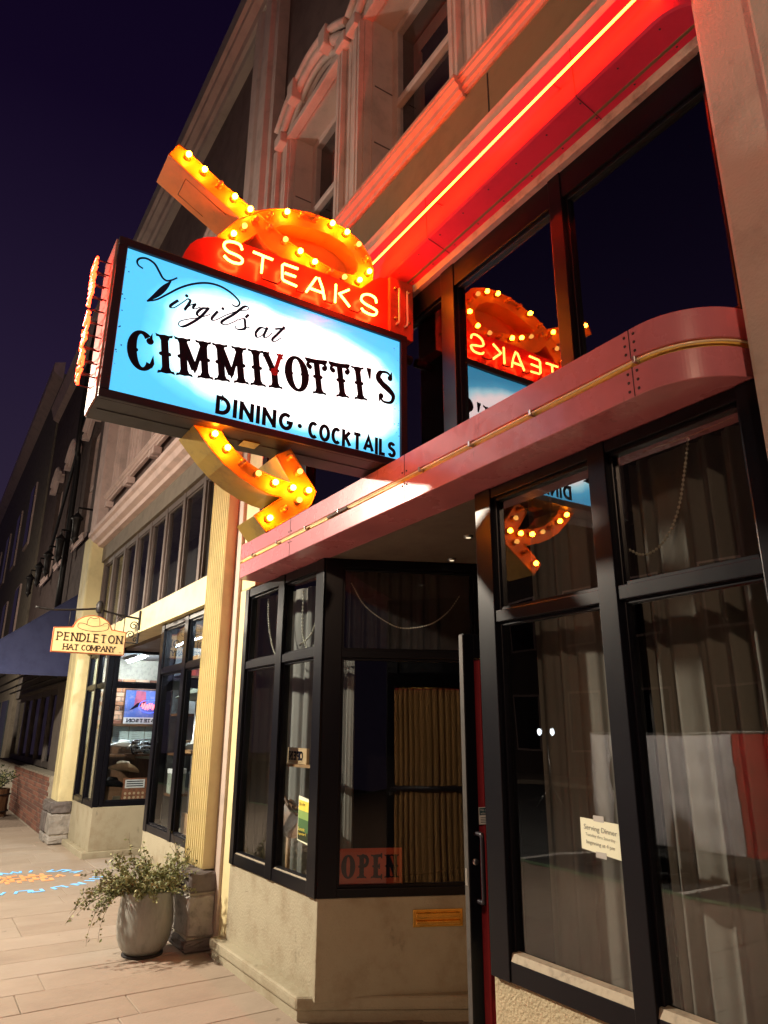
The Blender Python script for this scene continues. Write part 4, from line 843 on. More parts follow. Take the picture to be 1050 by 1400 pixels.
for i, (a, b) in enumerate(((2.60, 2.83), (2.84, 3.07), (3.08, 3.28))):
    po = card('certificate', ['pale paper certificate pinned up at the brick end of the row', 'middle pale paper certificate of three below the poster', 'pale paper certificate at the inner end of the row of three'][i], 'certificate', PI2, a, b, 1.43+.01*(i % 2), 1.68-.02*(i == 1), PALEB, .004)
    g = G()
    for k in range(6): shape(g, PI2, [(a+.04, 1.48+k*.028), (b-.04-.03*(k % 3), 1.48+k*.028), (b-.04-.03*(k % 3), 1.485+k*.028), (a+.04, 1.485+k*.028)], .002, .001)
    g.build('print', mat('grey_print', (.3, .36, .4), .6), po)
G().box(-12.07, -11.62, 2.42, 3.4, 1.66, 1.70).build('wall_shelf', WOODD, HB)
def hat(label, c, r, m, mband, tilt=0, crown=.11):
    o = thing('hat', label, 'hat', c, 'cowboy hats in the shop display')
    n = 24; vs = []; fs = []; R = [.42, .62, .82, 1.0]
    for k, q in enumerate(R):
        for i in range(n):
            a = 2*math.pi*i/n; e = (q-.42)/.58
            vs.append((q*r*1.12*math.cos(a), q*r*math.sin(a)*(.95-.15*e), e*e*r*.38*abs(math.sin(a))**2-.02*r*e*abs(math.cos(a))))
    for k in range(3):
        for i in range(n): fs.append((k*n+i, k*n+(i+1) % n, (k+1)*n+(i+1) % n, (k+1)*n+i))
    vs2 = [(x, y, z-.006) for x, y, z in vs]; g = G().add(vs, fs, 0, True).add(vs2, [f[::-1] for f in fs], 0, True)
    g.build('brim', m, o, fix=False)
    g = G().lathe([(.44*r, 0), (.43*r, crown*.5), (.38*r, crown*.85), (.30*r, crown), (.12*r, crown*.86), (1e-4, crown*.8)], (0, 0, 0), 20); g.v = [(x*1.15, y*.9, z) for x, y, z in g.v]; g.build('crown', m, o)
    g = G().lathe([(.452*r, .004), (.452*r, .028), (.44*r, .03)], (0, 0, 0), 20); g.v = [(x*1.15, y*.9, z) for x, y, z in g.v]; g.build('hat_band', mband, o)
    for ch in o.children: ch.matrix_parent_inverse = Matrix.Identity(4)
    o.rotation_euler = (tilt, rad(8), rad(90)); return o
FELTW = mat('white_felt', (.72, .74, .72), .9, var=.08); FELTT = mat('tan_straw', (.58, .42, .26), .8, var=.15); FELTB = mat('black_felt', (.02, .018, .02), .9); FELTG = mat('grey_green_felt', (.28, .31, .25), .9)
hat('white felt cowboy hat on the display under the certificates', (-11.4, 2.70, 1.36), .19, FELTW, FELTW)
hat('tan brimmed hat with black crown band at the bay window', (-11.05, 2.64, 1.06), .21, FELTT, FELTB, rad(-8), .12)
hat('grey hat lying among the display papers', (-11.3, 3.05, 1.2), .17, FELTG, FELTB)
hat('black felt hat low in the left display bay', (-11.0, 2.5, .86), .17, FELTB, FELTB, rad(-10))
dt = thing('display_table', 'stepped display table in the left bay of the hat shop', 'table', (-11.4, 2.8, .62))
G().box(-11.6, -11.15, 2.45, 3.3, 1.24, 1.27).build('top', WOODD, dt); G().box(-11.95, -11.62, 2.45, 3.3, .62, 1.40).build('back_panel', WOODD, dt)
for y in (2.5, 3.25): G().box(-11.58, -11.55, y, y+.03, .62, 1.24).build('leg', WOODD, dt)
bx_ = thing('saddle_rack', 'tangled black and white leather tack heaped on the display table', 'tack', (-11.35, 2.95, 1.27)); rn = random.Random(9)
for i in range(14):
    c = (-11.3+rn.uniform(-.1, .1), 2.98+rn.uniform(-.14, .14)); p = [(c[0]+rn.uniform(-.1, .1), c[1]+rn.uniform(-.15, .15), 1.28+rn.uniform(0, .18)) for _ in range(4)]
    G().tube(smooth(p, 4), .011, 6).build('strap', [FELTB, FELTW, STEEL][i % 3], bx_)
PI3 = Plane((-10.86, 0, 0), (0, 1, 0), (1, 0, 0))
po = card('small_poster', 'brown poster of small pictures standing low in the bay window', 'poster', PI3, 2.62, 2.95, .60, .96, mat('brown_poster', (.26, .10, .05), .6, var=.5, vscale=30, dirt=(.10, .04, .02)), .008)
g = G(); shape(g, PI3, [(2.65, .83), (2.92, .83), (2.92, .94), (2.65, .94)], .002, .001, 0)
for k in range(3): shape(g, PI3, [(2.67, .85+k*.03), (2.9, .85+k*.03), (2.9, .863+k*.03), (2.67, .863+k*.03)], .004, .001, 1)
for i in range(5):
    for k in range(3): shape(g, PI3, circ(2.665+i*.06, .65+k*.055, .018, 8), .002, .001, 2)
g.build('print', [WHITE, INK, FELTT], po)
card('price_card', 'small white price card standing beside the brown poster', 'card', PI3, 2.5, 2.6, .60, .73, PAPER, .004)
# bay beside the fluted pilaster
sh = thing('display_shelf', 'dark shelf unit with goods in the bay beside the pilaster', 'shelf', (-7.9, 2.8, .62))
for z in (.95, 1.35, 1.75, 2.15): G().box(-8.0, -7.74, 2.36, 3.2, z, z+.025).build('shelf', WOODD, sh)
G().box(-8.03, -8.0, 2.36, 3.2, .62, 2.5).build('back_panel', mat('slate_back', (.16, .19, .21), .6), sh)
rn = random.Random(12); cols = [FELTG, FELTT, FELTW, mat('dusty_red', (.30, .05, .05), .7), mat('slate', (.12, .14, .17), .6), WOOD]
for i in range(12):
    z = (.98, 1.38, 1.78, 2.18)[i % 4]; x = 2.44+.054*i+rn.uniform(-.01, .01); h = rn.uniform(.12, .3); w = rn.uniform(.10, .17)
    CN = ('grey green', 'tan', 'white', 'dusty red', 'slate blue', 'wooden'); o = thing('goods_box', CN[i % 6]+' box with '+CN[(i*5+2) % 6]+' lid on the '+('lowest', 'second', 'third', 'top')[i % 4]+' shelf of the display unit', 'box', (-7.86, x, z), 'boxes on the '+('lowest', 'second', 'third', 'top')[i % 4]+' display shelf')
    G().box(-7.94, -7.78, x-w/2, x+w/2, z-.005, z+h*.8).build('body', cols[i % 6], o, bevel=.004); G().box(-7.944, -7.776, x-w/2-.004, x+w/2+.004, z+h*.8, z+h).build('lid', cols[(i*5+2) % 6], o, bevel=.004)
hat('white hat with dark band on the stand arm in the bay beside the pilaster', (-7.32, 2.46, 1.42), .17, FELTW, FELTB)
hat('grey green hat on the stand in the bay beside the pilaster', (-7.5, 2.47, 1.9), .2, FELTG, FELTB)
hs = thing('hat_stand', 'slim metal hat stand in the bay beside the pilaster', 'hat stand', (-7.5, 2.47, .62)); G().tube([(-7.5, 2.47, .63), (-7.5, 2.47, 1.9)], .012, 8).build('pole', STEEL, hs); G().lathe([(.12, 0), (.12, .015), (.015, .03)], (-7.5, 2.47, .615), 16).build('base', STEEL, hs); G().box(-7.7, -7.25, 2.42, 2.52, 1.38, 1.41).build('arm', WOOD, hs)
bk = thing('plank_crate', 'small wooden crate with a brass jar in the bay window corner', 'crate', (-7.05, 2.42, .62))
G().box(-7.22, -6.88, 2.32, 2.52, .62, .85).build('body', WOOD, bk, bevel=.005); G().lathe([(.06, 0), (.06, .22), (.05, .25), (1e-4, .25)], (-7.02, 2.42, .85), 14).build('jar', BRASS, bk)

# ---- hanging hat sign and its bracket
BR = thing('iron_bracket', 'black wrought iron bracket with scrolls over the hat shop entry', 'bracket', (-9.0, 2.17, 2.8))
G().tube(smooth([(-9, 2.17, 2.92), (-9, 1.9, 2.95), (-9, 1.7, 2.99), (-9, 1.66, 3.0), (-9, 1.4, 2.965), (-9, 1.15, 2.945), (-9, .98, 2.96)], 5), .012, 8).build('arm', IRON, BR)
G().lathe([(.03, -.05), (.045, -.02), (.045, .05), (.025, .09), (1e-4, .1)], (-9, 1.68, 3.0), 12).build('finial', IRON, BR)
def spiral(cy, cz, r, turns, sg=1, a0=0): return [(-9, cy+sg*r*(1-i/40*.8)*math.cos(a0+turns*2*math.pi*i/40), cz+r*(1-i/40*.8)*math.sin(a0+turns*2*math.pi*i/40)) for i in range(41)]
for c in ((2.10, 2.83, .055, 1.4, 1), (2.07, 2.72, .05, 1.4, -1), (1.93, 2.90, .035, 1.3, -1), (2.13, 2.66, .03, 1.2, 1)): G().tube(spiral(*c), .006, 6).build('scroll', IRON, BR)
G().box(-9.02, -8.98, 2.15, 2.17, 2.62, 3.02).build('wall_plate', IRON, BR, bevel=.003); G().tube([(-9, 2.0, 2.62), (-9, 2.16, 2.62)], .006, 6).tube([(-9, 1.985, 2.92), (-9, 1.985, 2.62)], .006, 6).build('stay', IRON, BR)
HS = thing('hanging_sign', 'warm lit wooden hat company sign with arched top and cowboy hat drawing', 'sign', (-9.0, 1.6, 2.46))
def hout(i): 
    p = [(1.20+i, 2.46+i), (2.02-i, 2.46+i), (2.02-i, 2.745-i), (1.85-i, 2.765-i)]+[(1.625+(.215-i)*math.cos(a), 2.76+(.155-i*.9)*math.sin(a)) for a in (math.pi*k/14 for k in range(1, 14))]+[(1.40+i, 2.765-i), (1.20+i, 2.745-i)]
    return p
BOARD = mat('painted_sign_board', (.88, .64, .31), .5, var=.12, vscale=8, stretch=(1, 1, 4)); RIMM = mat('rust_rim', (.45, .12, .04), .5, var=.2)
hb = G().prism(hout(0), 'x', -9.02, -8.985).build('board_rim', RIMM, HS, bevel=.004); G().prism(hout(.013), 'x', -8.99, -8.982).build('board_face', BOARD, HS)
PH = Plane((-8.982, 0, 0), (0, 1, 0), (1, 0, 0)); BRP = mat('dark_brown_paint', (.03, .018, .01), .5)
g = G(); word(g, PH, 'PENDLETON', 1.245, 2.595, .1, .0135, gap=.3, slab=.014, spread=.735); g.build('printed_word', BRP, HS, fix=False)
g = G(); word(g, PH, 'HAT', 1.325, 2.492, .07, .0115, gap=.16, slab=.009, spread=.172); g.build('printed_word', BRP, HS, fix=False)
g = G(); word(g, PH, 'COMPANY', 1.525, 2.492, .07, .0115, gap=.16, slab=.009, spread=.385); g.build('printed_word', BRP, HS, fix=False)
g = G()
for q in (arc(1.63, 2.775, .175, .05, 170, 372, 20), [(1.455, 2.785), (1.47, 2.81), (1.52, 2.81), (1.555, 2.80)], [(1.555, 2.80), (1.56, 2.85), (1.585, 2.885), (1.62, 2.875), (1.65, 2.88), (1.68, 2.89), (1.695, 2.85), (1.70, 2.80)], [(1.545, 2.80), (1.62, 2.782), (1.71, 2.795), (1.76, 2.83), (1.80, 2.82), (1.805, 2.785)]): ribbon(g, PH, smooth(q, 3), .006, .001)
g.build('hat_drawing', BRP, HS, fix=False); g = G(); text(g, PH, 'TM', 1.955, 2.487, .02, .001); g.build('trade_mark', BRP, HS, fix=False)
for y in (1.36, 1.88): G().tube([(-9, y, 2.73), (-9, y, 2.955)], .004, 6).build('hanger', IRON, HS); G().lathe([(.012, -.004), (.012, .004)], (-9, y, 2.76), 8).build('hanger_ring', IRON, HS)

# ================================================================== BUILDINGS FARTHER ALONG
FB = thing('brick_building', 'dark brown brick building beyond the hat shop with lanterns and drainpipe', 'building', (-17.5, 2.4, 0))
g = G(); WN = [(-15.2, -14.2), (-17.4, -16.4), (-19.6, -18.6)]
g.box(-22, -12.8, 2.25, 2.6, 2.9, 5.2).box(-22, -12.8, 2.25, 2.6, 7.6, 10.9)
xs = [-22]+sorted(v for w_ in WN for v in w_)+[-12.8]
for i in range(0, len(xs), 2): g.box(xs[i], xs[i+1], 2.25, 2.6, 5.2, 7.6)
g.build('wall', mat('dark_brick_wall', (.10, .068, .06), .8, var=.25, vscale=6, bump=.4, bscale=30), FB)
for a, b in WN:
    w_ = G().box(a, a+.07, 2.34, 2.42, 5.2, 7.6).box(b-.07, b, 2.34, 2.42, 5.2, 7.6).box(a, b, 2.34, 2.42, 6.35, 6.42).box(a, b, 2.34, 2.42, 7.53, 7.6).build('window', TRIM, FB); G().box(a+.07, b-.07, 2.38, 2.386, 5.2, 7.55).build('pane', GLASSC, w_)
    G().box(a, b, 2.58, 2.62, 5.2, 7.6).build('blind', DARK, w_); course(a-.15, b+.15, 2.13, 5.08, 'window_sill', TRIM, FB, .12, .08); hood(FB, a-.1, b+.1, 7.7, .3, key=False)
G().tube(smooth([(-15.75, 2.12, 4.0), (-15.75, 2.12, 6.6), (-15.75, 2.1, 7.3), (-15.6, 2.05, 7.6), (-15.6, 2.05, 9.6), (-15.6, 2.1, 10.6)], 4), .06, 8).build('drainpipe', IRON, FB)
G().tube([(-17.9, 2.08, 5.6), (-14.2, 2.08, 8.9)], .035, 6).build('cable_conduit', IRON, FB)
for x in (-13.6, -15.4, -17.0, -18.4, -20.0):
    g = G().lathe([(.02, .5), (.11, .40), (.12, .38), (.08, .36), (.06, .04), (.08, .0), (.03, -.06), (1e-4, -.12)], (x, 1.95, 4.95), 6); g.tube([(x, 1.95, 5.45), (x, 1.95, 5.55), (x, 2.25, 5.55)], .02, 6).build('wall_lantern', IRON, FB)
G().prism([(2.3, 10.5), (2.1, 10.6), (2.05, 10.8), (2.0, 10.95), (2.3, 11.0)], 'x', -22, -12.8).build('roof_cornice', TRIM, FB)
g = G(); vs = [(-15.3, -15.1), (-16.4, -16.3), (-17.6, -17.5), (-18.9, -18.8), (-20.2, -20.1), (-22, -21.8)][::-1]
glazing(FB, vs, [(.9, 1.0), (2.3, 2.4)], 2.3, fm=mat('dim_shop_frame', (.12, .1, .09), .6)); G().box(-15.1, -12.8, 2.25, 2.6, 0, 2.9).box(-22, -15.1, 2.25, 2.6, 2.4, 2.9).build('shop_wall', mat('dull_grey_plaster', (.16, .135, .12), .8, var=.15), FB)
G().box(-22, -12.9, 4.5, 4.6, 0, 2.9).box(-22, -21.9, 2.6, 4.5, 0, 2.9).box(-22, -12.9, 2.4, 4.6, 2.9, 2.95).build('interior_shell', DARK, FB)
# low brick stall riser with single bricks
lw = G().box(-22, -12.9, 2.0, 2.25, -.02, .9).build('stall_riser', MORT, FB); bmesh_b = None; rn = random.Random(6)
g = G().box(0, .20, -.012, .0, 0, .062); o = g.build('brick', BRICKM, lw, bevel=.004, seg=1); bd = [o.data]; o.location = (-13.2, 2.0, .02)
c_ = bd[0].copy(); c_.materials[0] = mat('dark_red_brick', (.13, .055, .04), .8, var=.3, vscale=9, bump=.4); bd.append(c_)
for r in range(12):
    for c in range(22): link('brick', rn.choice(bd), lw, (-13.2-c*.21-(.1 if r % 2 else 0), 2.0, .02+r*.072))
AW = thing('awning', 'navy blue cloth awning sloping over the dark shopfront', 'awning', (-16, 1.4, 2.48))
ap = [(2.24, 3.98), (.42, 2.55), (.42, 2.47), (2.24, 2.47)]
G().prism([(2.24, 3.98), (.42, 2.55), (.42, 2.33), (.40, 2.33), (.40, 2.56), (2.24, 4.0)], 'x', -20.5, -13.2).build('slope_cloth', NAVY, AW)
G().prism([(2.24, 3.975), (.425, 2.55), (.425, 2.47), (2.24, 2.47)], 'x', -13.22, -13.205).build('end_panel', NAVY, AW)
for i in range(7): G().tube([(-13.4, 2.2-i*.26, 2.46), (-20.4, 2.2-i*.26, 2.46)], .018, 6).build('frame_bar', IRON, AW)
FB2 = thing('pale_building', 'pale tall building at the far end of the row', 'building', (-32, 2.4, 0))
G().box(-44, -22.01, 2.2, 3, 0, 12.2).build('wall', mat('pale_render', (.20, .165, .125), .8, var=.2), FB2)
for i in range(5):
    for z in (3.9, 7.3): w_ = G().box(-41+i*3.8, -39.8+i*3.8, 2.15, 2.2, z, z+2.1).build('window', TRIM, FB2); G().box(-40.92+i*3.8, -39.88+i*3.8, 2.13, 2.15, z+.08, z+2.02).build('pane', mat('black_glass', (.01, .01, .015), .1), w_)
for i in range(3): G().box(-29+i*2.2, -27.4+i*2.2, 2.17, 2.2, .8, 2.4).build('shop_window', mat('lit_window', (.05, .06, .07), .2), FB2)
g = G().prism([(2.2, 12.0), (1.9, 12.2), (1.9, 12.5), (2.2, 12.6)], 'x', -44, -22).build('roof_cornice', TRIM, FB2)
BP = thing('barrel_planter', 'dark wooden half-barrel planter by the brick stall riser', 'planter', (-16.6, 1.45, 0))
for k in range(16):
    a = 2*math.pi*k/16; g = G().box(-.075, .075, -.02, .02, 0, .5); c, s_ = math.cos(a), math.sin(a)
    gmap(g, lambda x, y, z: (-16.6+c*(.36+.05*math.sin(z*6))+(-s_*x+c*y), 1.45+s_*(.36+.05*math.sin(z*6))+(c*x+s_*y), z)); g.build('stave', WOODD, BP)
for z in (.1, .4): G().tube([(-16.6+.41*math.cos(a), 1.45+.41*math.sin(a), z) for a in (2*math.pi*i/24 for i in range(24))], .012, 6, closed=True).build('hoop', IRON, BP)

# ================================================================== PLANTS
def leafy(name, label, cat, base, nst, L, spread, leafm, stemm, seed, droop=.5, leaf=.02, lean=(0, 0), per=30, group=None, into=None):
    rn = random.Random(seed); o = into or thing(name, label, cat, base, group); gs = G(); gl = G()
    for i in range(nst):
        a = rn.uniform(0, 2*math.pi); r0 = rn.uniform(0, spread*.5); ln = L*rn.uniform(.45, 1.1)
        p = Vector((base[0]+r0*math.cos(a), base[1]+r0*math.sin(a), base[2]+.0)); d = Vector((math.cos(a)*.7+lean[0], math.sin(a)*.7+lean[1], rn.uniform(.5, 1.5))).normalized()
        pts = [p.copy()]
        for k in range(9):
            d = (d+Vector((rn.uniform(-.16, .16), rn.uniform(-.16, .16), -droop*.12*rn.uniform(.2, 1.6)))).normalized(); p = p+d*ln/9; pts.append(p.copy())
        gs.tube(pts, [.0035*(1-k/12) for k in range(10)], 4)
        for k in range(per):
            q = rn.uniform(.12, 1); f = q*9; j = min(8, int(f)); c = pts[j].lerp(pts[j+1], f-j)+Vector((rn.uniform(-1, 1), rn.uniform(-1, 1), rn.uniform(-1, 1)))*.014
            u = Vector((rn.uniform(-1, 1), rn.uniform(-1, 1), rn.uniform(-.4, 1))).normalized(); v = u.orthogonal().normalized(); v = (v*math.cos(k)+u.cross(v)*math.sin(k)); s_ = leaf*rn.uniform(.6, 1.3)
            gl.add([c, c+u*s_*.5+v*s_*.3, c+u*s_, c+u*s_*.5-v*s_*.3], [(0, 1, 2, 3)], rn.choice((0, 0, 1)))
    gs.build('stems', stemm, o, fix=False); lf = gl.build('foliage', [leafm, mat(leafm.name+'_pale', tuple(min(1, c*1.5) for c in leafm.diffuse_color[:3]) if False else (.34, .34, .16), .6)], o, fix=False); lf['kind'] = 'stuff'; return o
GREEN = mat('green_leaf', (.19, .21, .09), .55, var=.3, vscale=20); DGREEN = mat('dark_green_leaf', (.03, .05, .02), .6, var=.3, vscale=20); STEMM = mat('brown_stem', (.08, .05, .03), .7)
PT = thing('planter_pot', 'tall grey glazed round pot beside the stone pier', 'planter', (-6.06, 1.74, 0))
POTM = mat('grey_glaze', (.27, .275, .25), .36, var=.14, vscale=9, stretch=(3, 3, 1), bump=.35, bscale=9, coat=.3)
G().lathe([(1e-4, .012), (.10, .012), (.135, .02), (.17, .06), (.195, .12), (.205, .2), (.203, .29), (.193, .37), (.186, .415), (.19, .428), (.186, .438), (.172, .438), (.168, .42), (.168, .37), (1e-4, .37)], (-6.06, 1.735, 0), 40).build('pot', POTM, PT)
G().lathe([(1e-4, .375), (.169, .377)], (-6.06, 1.735, 0), 24).build('soil', JOINT, PT)
G().lathe([(1e-4, 0), (.15, 0), (.15, .014), (1e-4, .014)], (-6.06, 1.735, 0.0015), 24).build('saucer', DARK, PT)
tp_ = leafy('trailing_plant', 'loose trailing green plant growing in the grey pot', 'plant', (-6.06, 1.735, .39), 95, .36, .30, GREEN, STEMM, 4, droop=.8, leaf=.027, per=60)
leafy('trailing_shoots', 'long shoots of the plant spilling over the pot toward the street', 'plant', (-6.1, 1.60, .41), 26, .50, .14, GREEN, STEMM, 8, droop=1.9, leaf=.026, lean=(-.1, -.9), per=40, into=tp_)
leafy('dry_sprig', 'thin flowering sprig standing against the fluted pilaster', 'plant', (-6.22, 2.02, .555), 7, .3, .05, DGREEN, STEMM, 5, droop=.2, leaf=.018, per=18)
leafy('barrel_shrub', 'dark low shrub in the half-barrel planter', 'plant', (-16.6, 1.45, .48), 60, .5, .5, DGREEN, STEMM, 6, droop=.8, leaf=.05, per=24)
DRY = mat('dry_moss', (.14, .13, .07), .9, var=.3, vscale=20)
leafy('dried_grass', 'dried grass and moss laid along the bottom of the left bay window', 'grass', (-5.0, 2.62, .37), 60, .3, .5, DRY, STEMM, 10, droop=.8, leaf=.03, per=20)

# ================================================================== CURTAINS, GARLANDS, NOTICES
CG = 'curtains behind the storefront glass'
curtain('curtain', 'taupe curtain in the left bay behind the pane beside the cream trim', (-5.83, 2.41), (-5.02, 2.55), .4, 2.72, CURT, 6, .03, CG, 1)
curtain('curtain', 'taupe curtain in the left bay behind the pane next to the corner post', (-5.0, 2.56), (-4.35, 2.54), .4, 2.72, CURT, 6, .03, CG, 2)
a, b = spl(.0, .22, 0), spl(1.05, .22, 0)
curtain('curtain', 'charcoal curtain hung behind the slanted entry glass', a[:2], b[:2], 2.08, 2.72, CURTD, 11, .03, CG, 3)
curtain('curtain', 'tall pleated curtain behind the window with the dinner notice', (-2.56, 2.44), (-1.97, 2.44), .35, 2.72, CURT, 6, .035, CG, 5)
curtain('curtain', 'wide pleated curtain behind the window beside the stucco pilaster', (-1.86, 2.46), (-1.13, 2.46), .35, 2.72, CURT, 7, .04, CG, 11)
GG = 'bead garlands in the windows'
beads('bead_garland', 'white bead garland looped in the upper left pane of the left bay', [(-5.39, 2.31, 2.64), (-5.34, 2.31, 2.40), (-5.22, 2.31, 2.20), (-5.10, 2.31, 2.17), (-5.04, 2.31, 2.30)], .008, GG)
beads('bead_garland', 'white bead garland looped in the upper pane by the corner post', [(-4.74, 2.31, 2.60), (-4.72, 2.31, 2.28), (-4.58, 2.31, 2.15), (-4.46, 2.31, 2.32), (-4.42, 2.31, 2.56)], .008, GG)
beads('bead_garland', 'white bead strand crossing the looped garland by the corner post', [(-4.80, 2.33, 2.21), (-4.62, 2.33, 2.28), (-4.48, 2.33, 2.46), (-4.42, 2.33, 2.6)], .008, GG)
beads('bead_garland', 'long white bead swag across the slanted entry transom', [spl(u, -.02 if False else .07, z) for u, z in ((.177, 2.582), (.269, 2.433), (.42, 2.323), (.546, 2.281), (.724, 2.311), (.854, 2.4), (.945, 2.52))], .0055, GG)
beads('bead_garland', 'pearl bead strand hanging in the right transom beside the stucco pilaster', [(-1.8, 2.31, 2.31), (-1.73, 2.31, 2.27), (-1.66, 2.31, 2.28), (-1.59, 2.31, 2.34), (-1.54, 2.31, 2.43), (-1.50, 2.31, 2.56), (-1.47, 2.31, 2.67)], .0065, GG)
beads('bead_garland', 'fine gold bead line along the head of the right transom', [(-1.66, 2.30, 2.683), (-1.45, 2.30, 2.676), (-1.28, 2.30, 2.684)], .003, GG, BRASS)
PY = Plane((0, 2.229, 0), (1, 0, 0), (0, -1, 0))
nt_ = thing('paper_notice', 'cream paper notice about serving dinner taped in the right window', 'notice', (-1.98, 2.23, 1.17))
g = G(); shape(g, PY, [(-2.078, 1.180), (-1.889, 1.160), (-1.884, 1.281), (-2.076, 1.290)], 0, .0012); g.build('sheet', PAPER, nt_)
g = G(); pt = PY.rot(-1.982, 1.25, -.075); text(g, pt, 'Serving Dinner', 0, -.005, .026, .0012, 0, align='CENTER'); text(g, pt, 'Tuesday thru Saturday', 0, -.027, .0155, .0012, 0, align='CENTER'); text(g, pt, 'beginning at 4 pm', 0, -.054, .019, .0012, 0, align='CENTER'); g.build('lettering', mat('grey_ink', (.22, .23, .20), .6), nt_, fix=False)
for x, z in ((-1.985, 1.29), (-1.985, 1.165)): g = G(); shape(g, PY, [(x-.025, z-.008), (x+.025, z-.01), (x+.025, z+.012), (x-.025, z+.012)], .0008, .0004); g.build('tape', mat('clear_tape', (.45, .45, .42), .3), nt_)
fl = thing('flyer', 'yellow and green event flyer taped in the left bay window', 'flyer', (-4.45, 2.24, .92))
PF = Plane((0, 2.240, 0), (1, 0, 0), (0, -1, 0)); g = G(); shape(g, PF, [(-4.545, .925), (-4.36, .905), (-4.35, 1.175), (-4.54, 1.195)], 0, .0015); g.build('sheet', PAPER, fl)
g = G()
for (a, b, c, d), mi in (((-4.538, -4.362, .93, .985), 0), ((-4.538, -4.362, .985, 1.06), 1), ((-4.538, -4.36, 1.06, 1.11), 2), ((-4.535, -4.357, 1.11, 1.17), 3)): shape(g, PF, [(a, c), (b, c-.012), (b, d-.012), (a, d)], .001, .0005, mi)
text(g, PF, 'Summit', -4.53, .985, .03, .0025, 3); text(g, PF, 'September 8', -4.53, .96, .022, .0025, 3); text(g, PF, 'On the', -4.53, 1.135, .03, .0025, 4)
g.build('print', [mat('print_dark', (.02, .03, .01), .5), mat('print_green', (.06, .14, .05), .5), mat('print_light_green', (.22, .35, .10), .5), mat('print_yellow', (.8, .62, .08), .5), INK], fl, fix=False)
wo = thing('wooden_open_sign', 'small wooden sign hanging in the left bay, its word reversed', 'sign', (-4.78, 2.33, 1.38))
PW = Plane((0, 2.33, 0), (1, 0, 0), (0, -1, 0)); PWm = Plane((0, 2.33, 0), (-1, 0, 0), (0, -1, 0)); g = G(); shape(g, PW, [(-4.93, 1.385), (-4.63, 1.38), (-4.63, 1.485), (-4.93, 1.49)], 0, .02); g.build('board', mat('pine_board', (.62, .42, .22), .6, var=.2, vscale=6), wo)
xo = 4.69
for ch in 'OPEN':
    g = G(); word(g, PWm, ch, xo, 1.405, .06, .013, slab=.012, d=.002); g.build('printed_letter', INK, wo, fix=False); xo += .055
G().box(-4.97, -4.4, 2.31, 2.36, 1.362, 1.38).build('shelf_edge', WOOD, wo)
so = thing('saddle', 'brown leather saddle resting on a rail in the left bay window', 'saddle', (-4.8, 2.42, 1.0))
g = G(); N_ = 14
for k in range(N_): pass
vs = []; fs = []
for i in range(13):
    for j in range(9):
        u = i/12; v = j/8*2-1; vs.append((-5.02+.42*u, 2.41+.10*v, 1.08+.10*(u-.5)**2*2+.10*(u > .85)*(u-.85)*5-.16*v*v))
for i in range(12):
    for j in range(8): fs.append((i*9+j, i*9+j+1, (i+1)*9+j+1, (i+1)*9+j))
LEA = mat('brown_leather', (.20, .095, .04), .4, var=.3, vscale=8)
G().add(vs, fs, 0, True).add([(x, y, z-.02) for x, y, z in vs], [f[::-1] for f in fs], 0, True).build('seat', LEA, so, fix=False)
G().tube(smooth([(-5.04, 2.36, 1.0), (-5.07, 2.34, 1.12), (-5.0, 2.34, 1.16), (-4.9, 2.35, 1.08), (-4.78, 2.35, 1.05)], 4), .012, 6).build('skirt_edge', LEA, so); G().tube([(-5.1, 2.42, .98), (-4.45, 2.42, .98)], .03, 10).build('rail', WOOD, so)
for x in (-5.05, -4.5): G().tube([(x, 2.42, .36), (x, 2.42, .98)], .018, 8).build('rail_post', WOOD, so)
# OPEN sign on the slanted entry glass
os_ = thing('red_open_sign', 'red sign with black western lettering in the slanted entry window', 'sign', spl(.32, .06, .69))
ps_ = Plane(spl(0, .058, 0), (T[0], T[1], 0), (N[0], N[1], 0)); g = G(); shape(g, ps_, [(.12, .70), (.525, .70), (.525, .905), (.12, .905)], 0, .004); g.build('board', mat('red_orange_board', (.50, .07, .025), .5, var=.12, vscale=5), os_)
for ch, a, b in (('O', .15, .225), ('P', .24, .315), ('E', .328, .40), ('N', .413, .505)):
    g = G(); tusc(g, ps_, ch, a, b, .735, .87, d=.0015, bold=1.0 if ch == 'N' else 1.2); g.build('printed_letter', INK, os_, fix=False)

# ================================================================== SIDEWALK LOGO (projected light, built as glowing marks on the pavers)
lg = thing('projected_light_logo', 'round logo of projected light, laid as blue and orange glowing marks on the sidewalk', 'logo', (-9.45, 1.35, .004))
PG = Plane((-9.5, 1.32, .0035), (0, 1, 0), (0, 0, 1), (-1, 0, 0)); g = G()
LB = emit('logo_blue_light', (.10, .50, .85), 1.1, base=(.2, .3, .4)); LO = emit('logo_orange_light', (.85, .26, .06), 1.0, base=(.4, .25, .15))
rn = random.Random(21)
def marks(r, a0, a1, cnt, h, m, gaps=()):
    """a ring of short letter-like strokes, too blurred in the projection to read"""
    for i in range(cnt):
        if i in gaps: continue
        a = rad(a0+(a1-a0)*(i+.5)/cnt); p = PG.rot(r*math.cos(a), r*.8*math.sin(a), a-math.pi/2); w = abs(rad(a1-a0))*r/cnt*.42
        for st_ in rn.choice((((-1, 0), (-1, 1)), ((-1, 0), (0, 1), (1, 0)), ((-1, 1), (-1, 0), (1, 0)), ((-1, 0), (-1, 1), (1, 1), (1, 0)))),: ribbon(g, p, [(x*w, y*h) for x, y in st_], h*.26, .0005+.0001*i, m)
marks(.60, 185, 20, 17, .12, 0, (6, 12)); g.build('blue_arc', [LB, LO], lg, fix=False); g = G(); marks(.74, 200, 340, 16, .12, 0); g.build('blue_arc', [LB, LO], lg, fix=False)
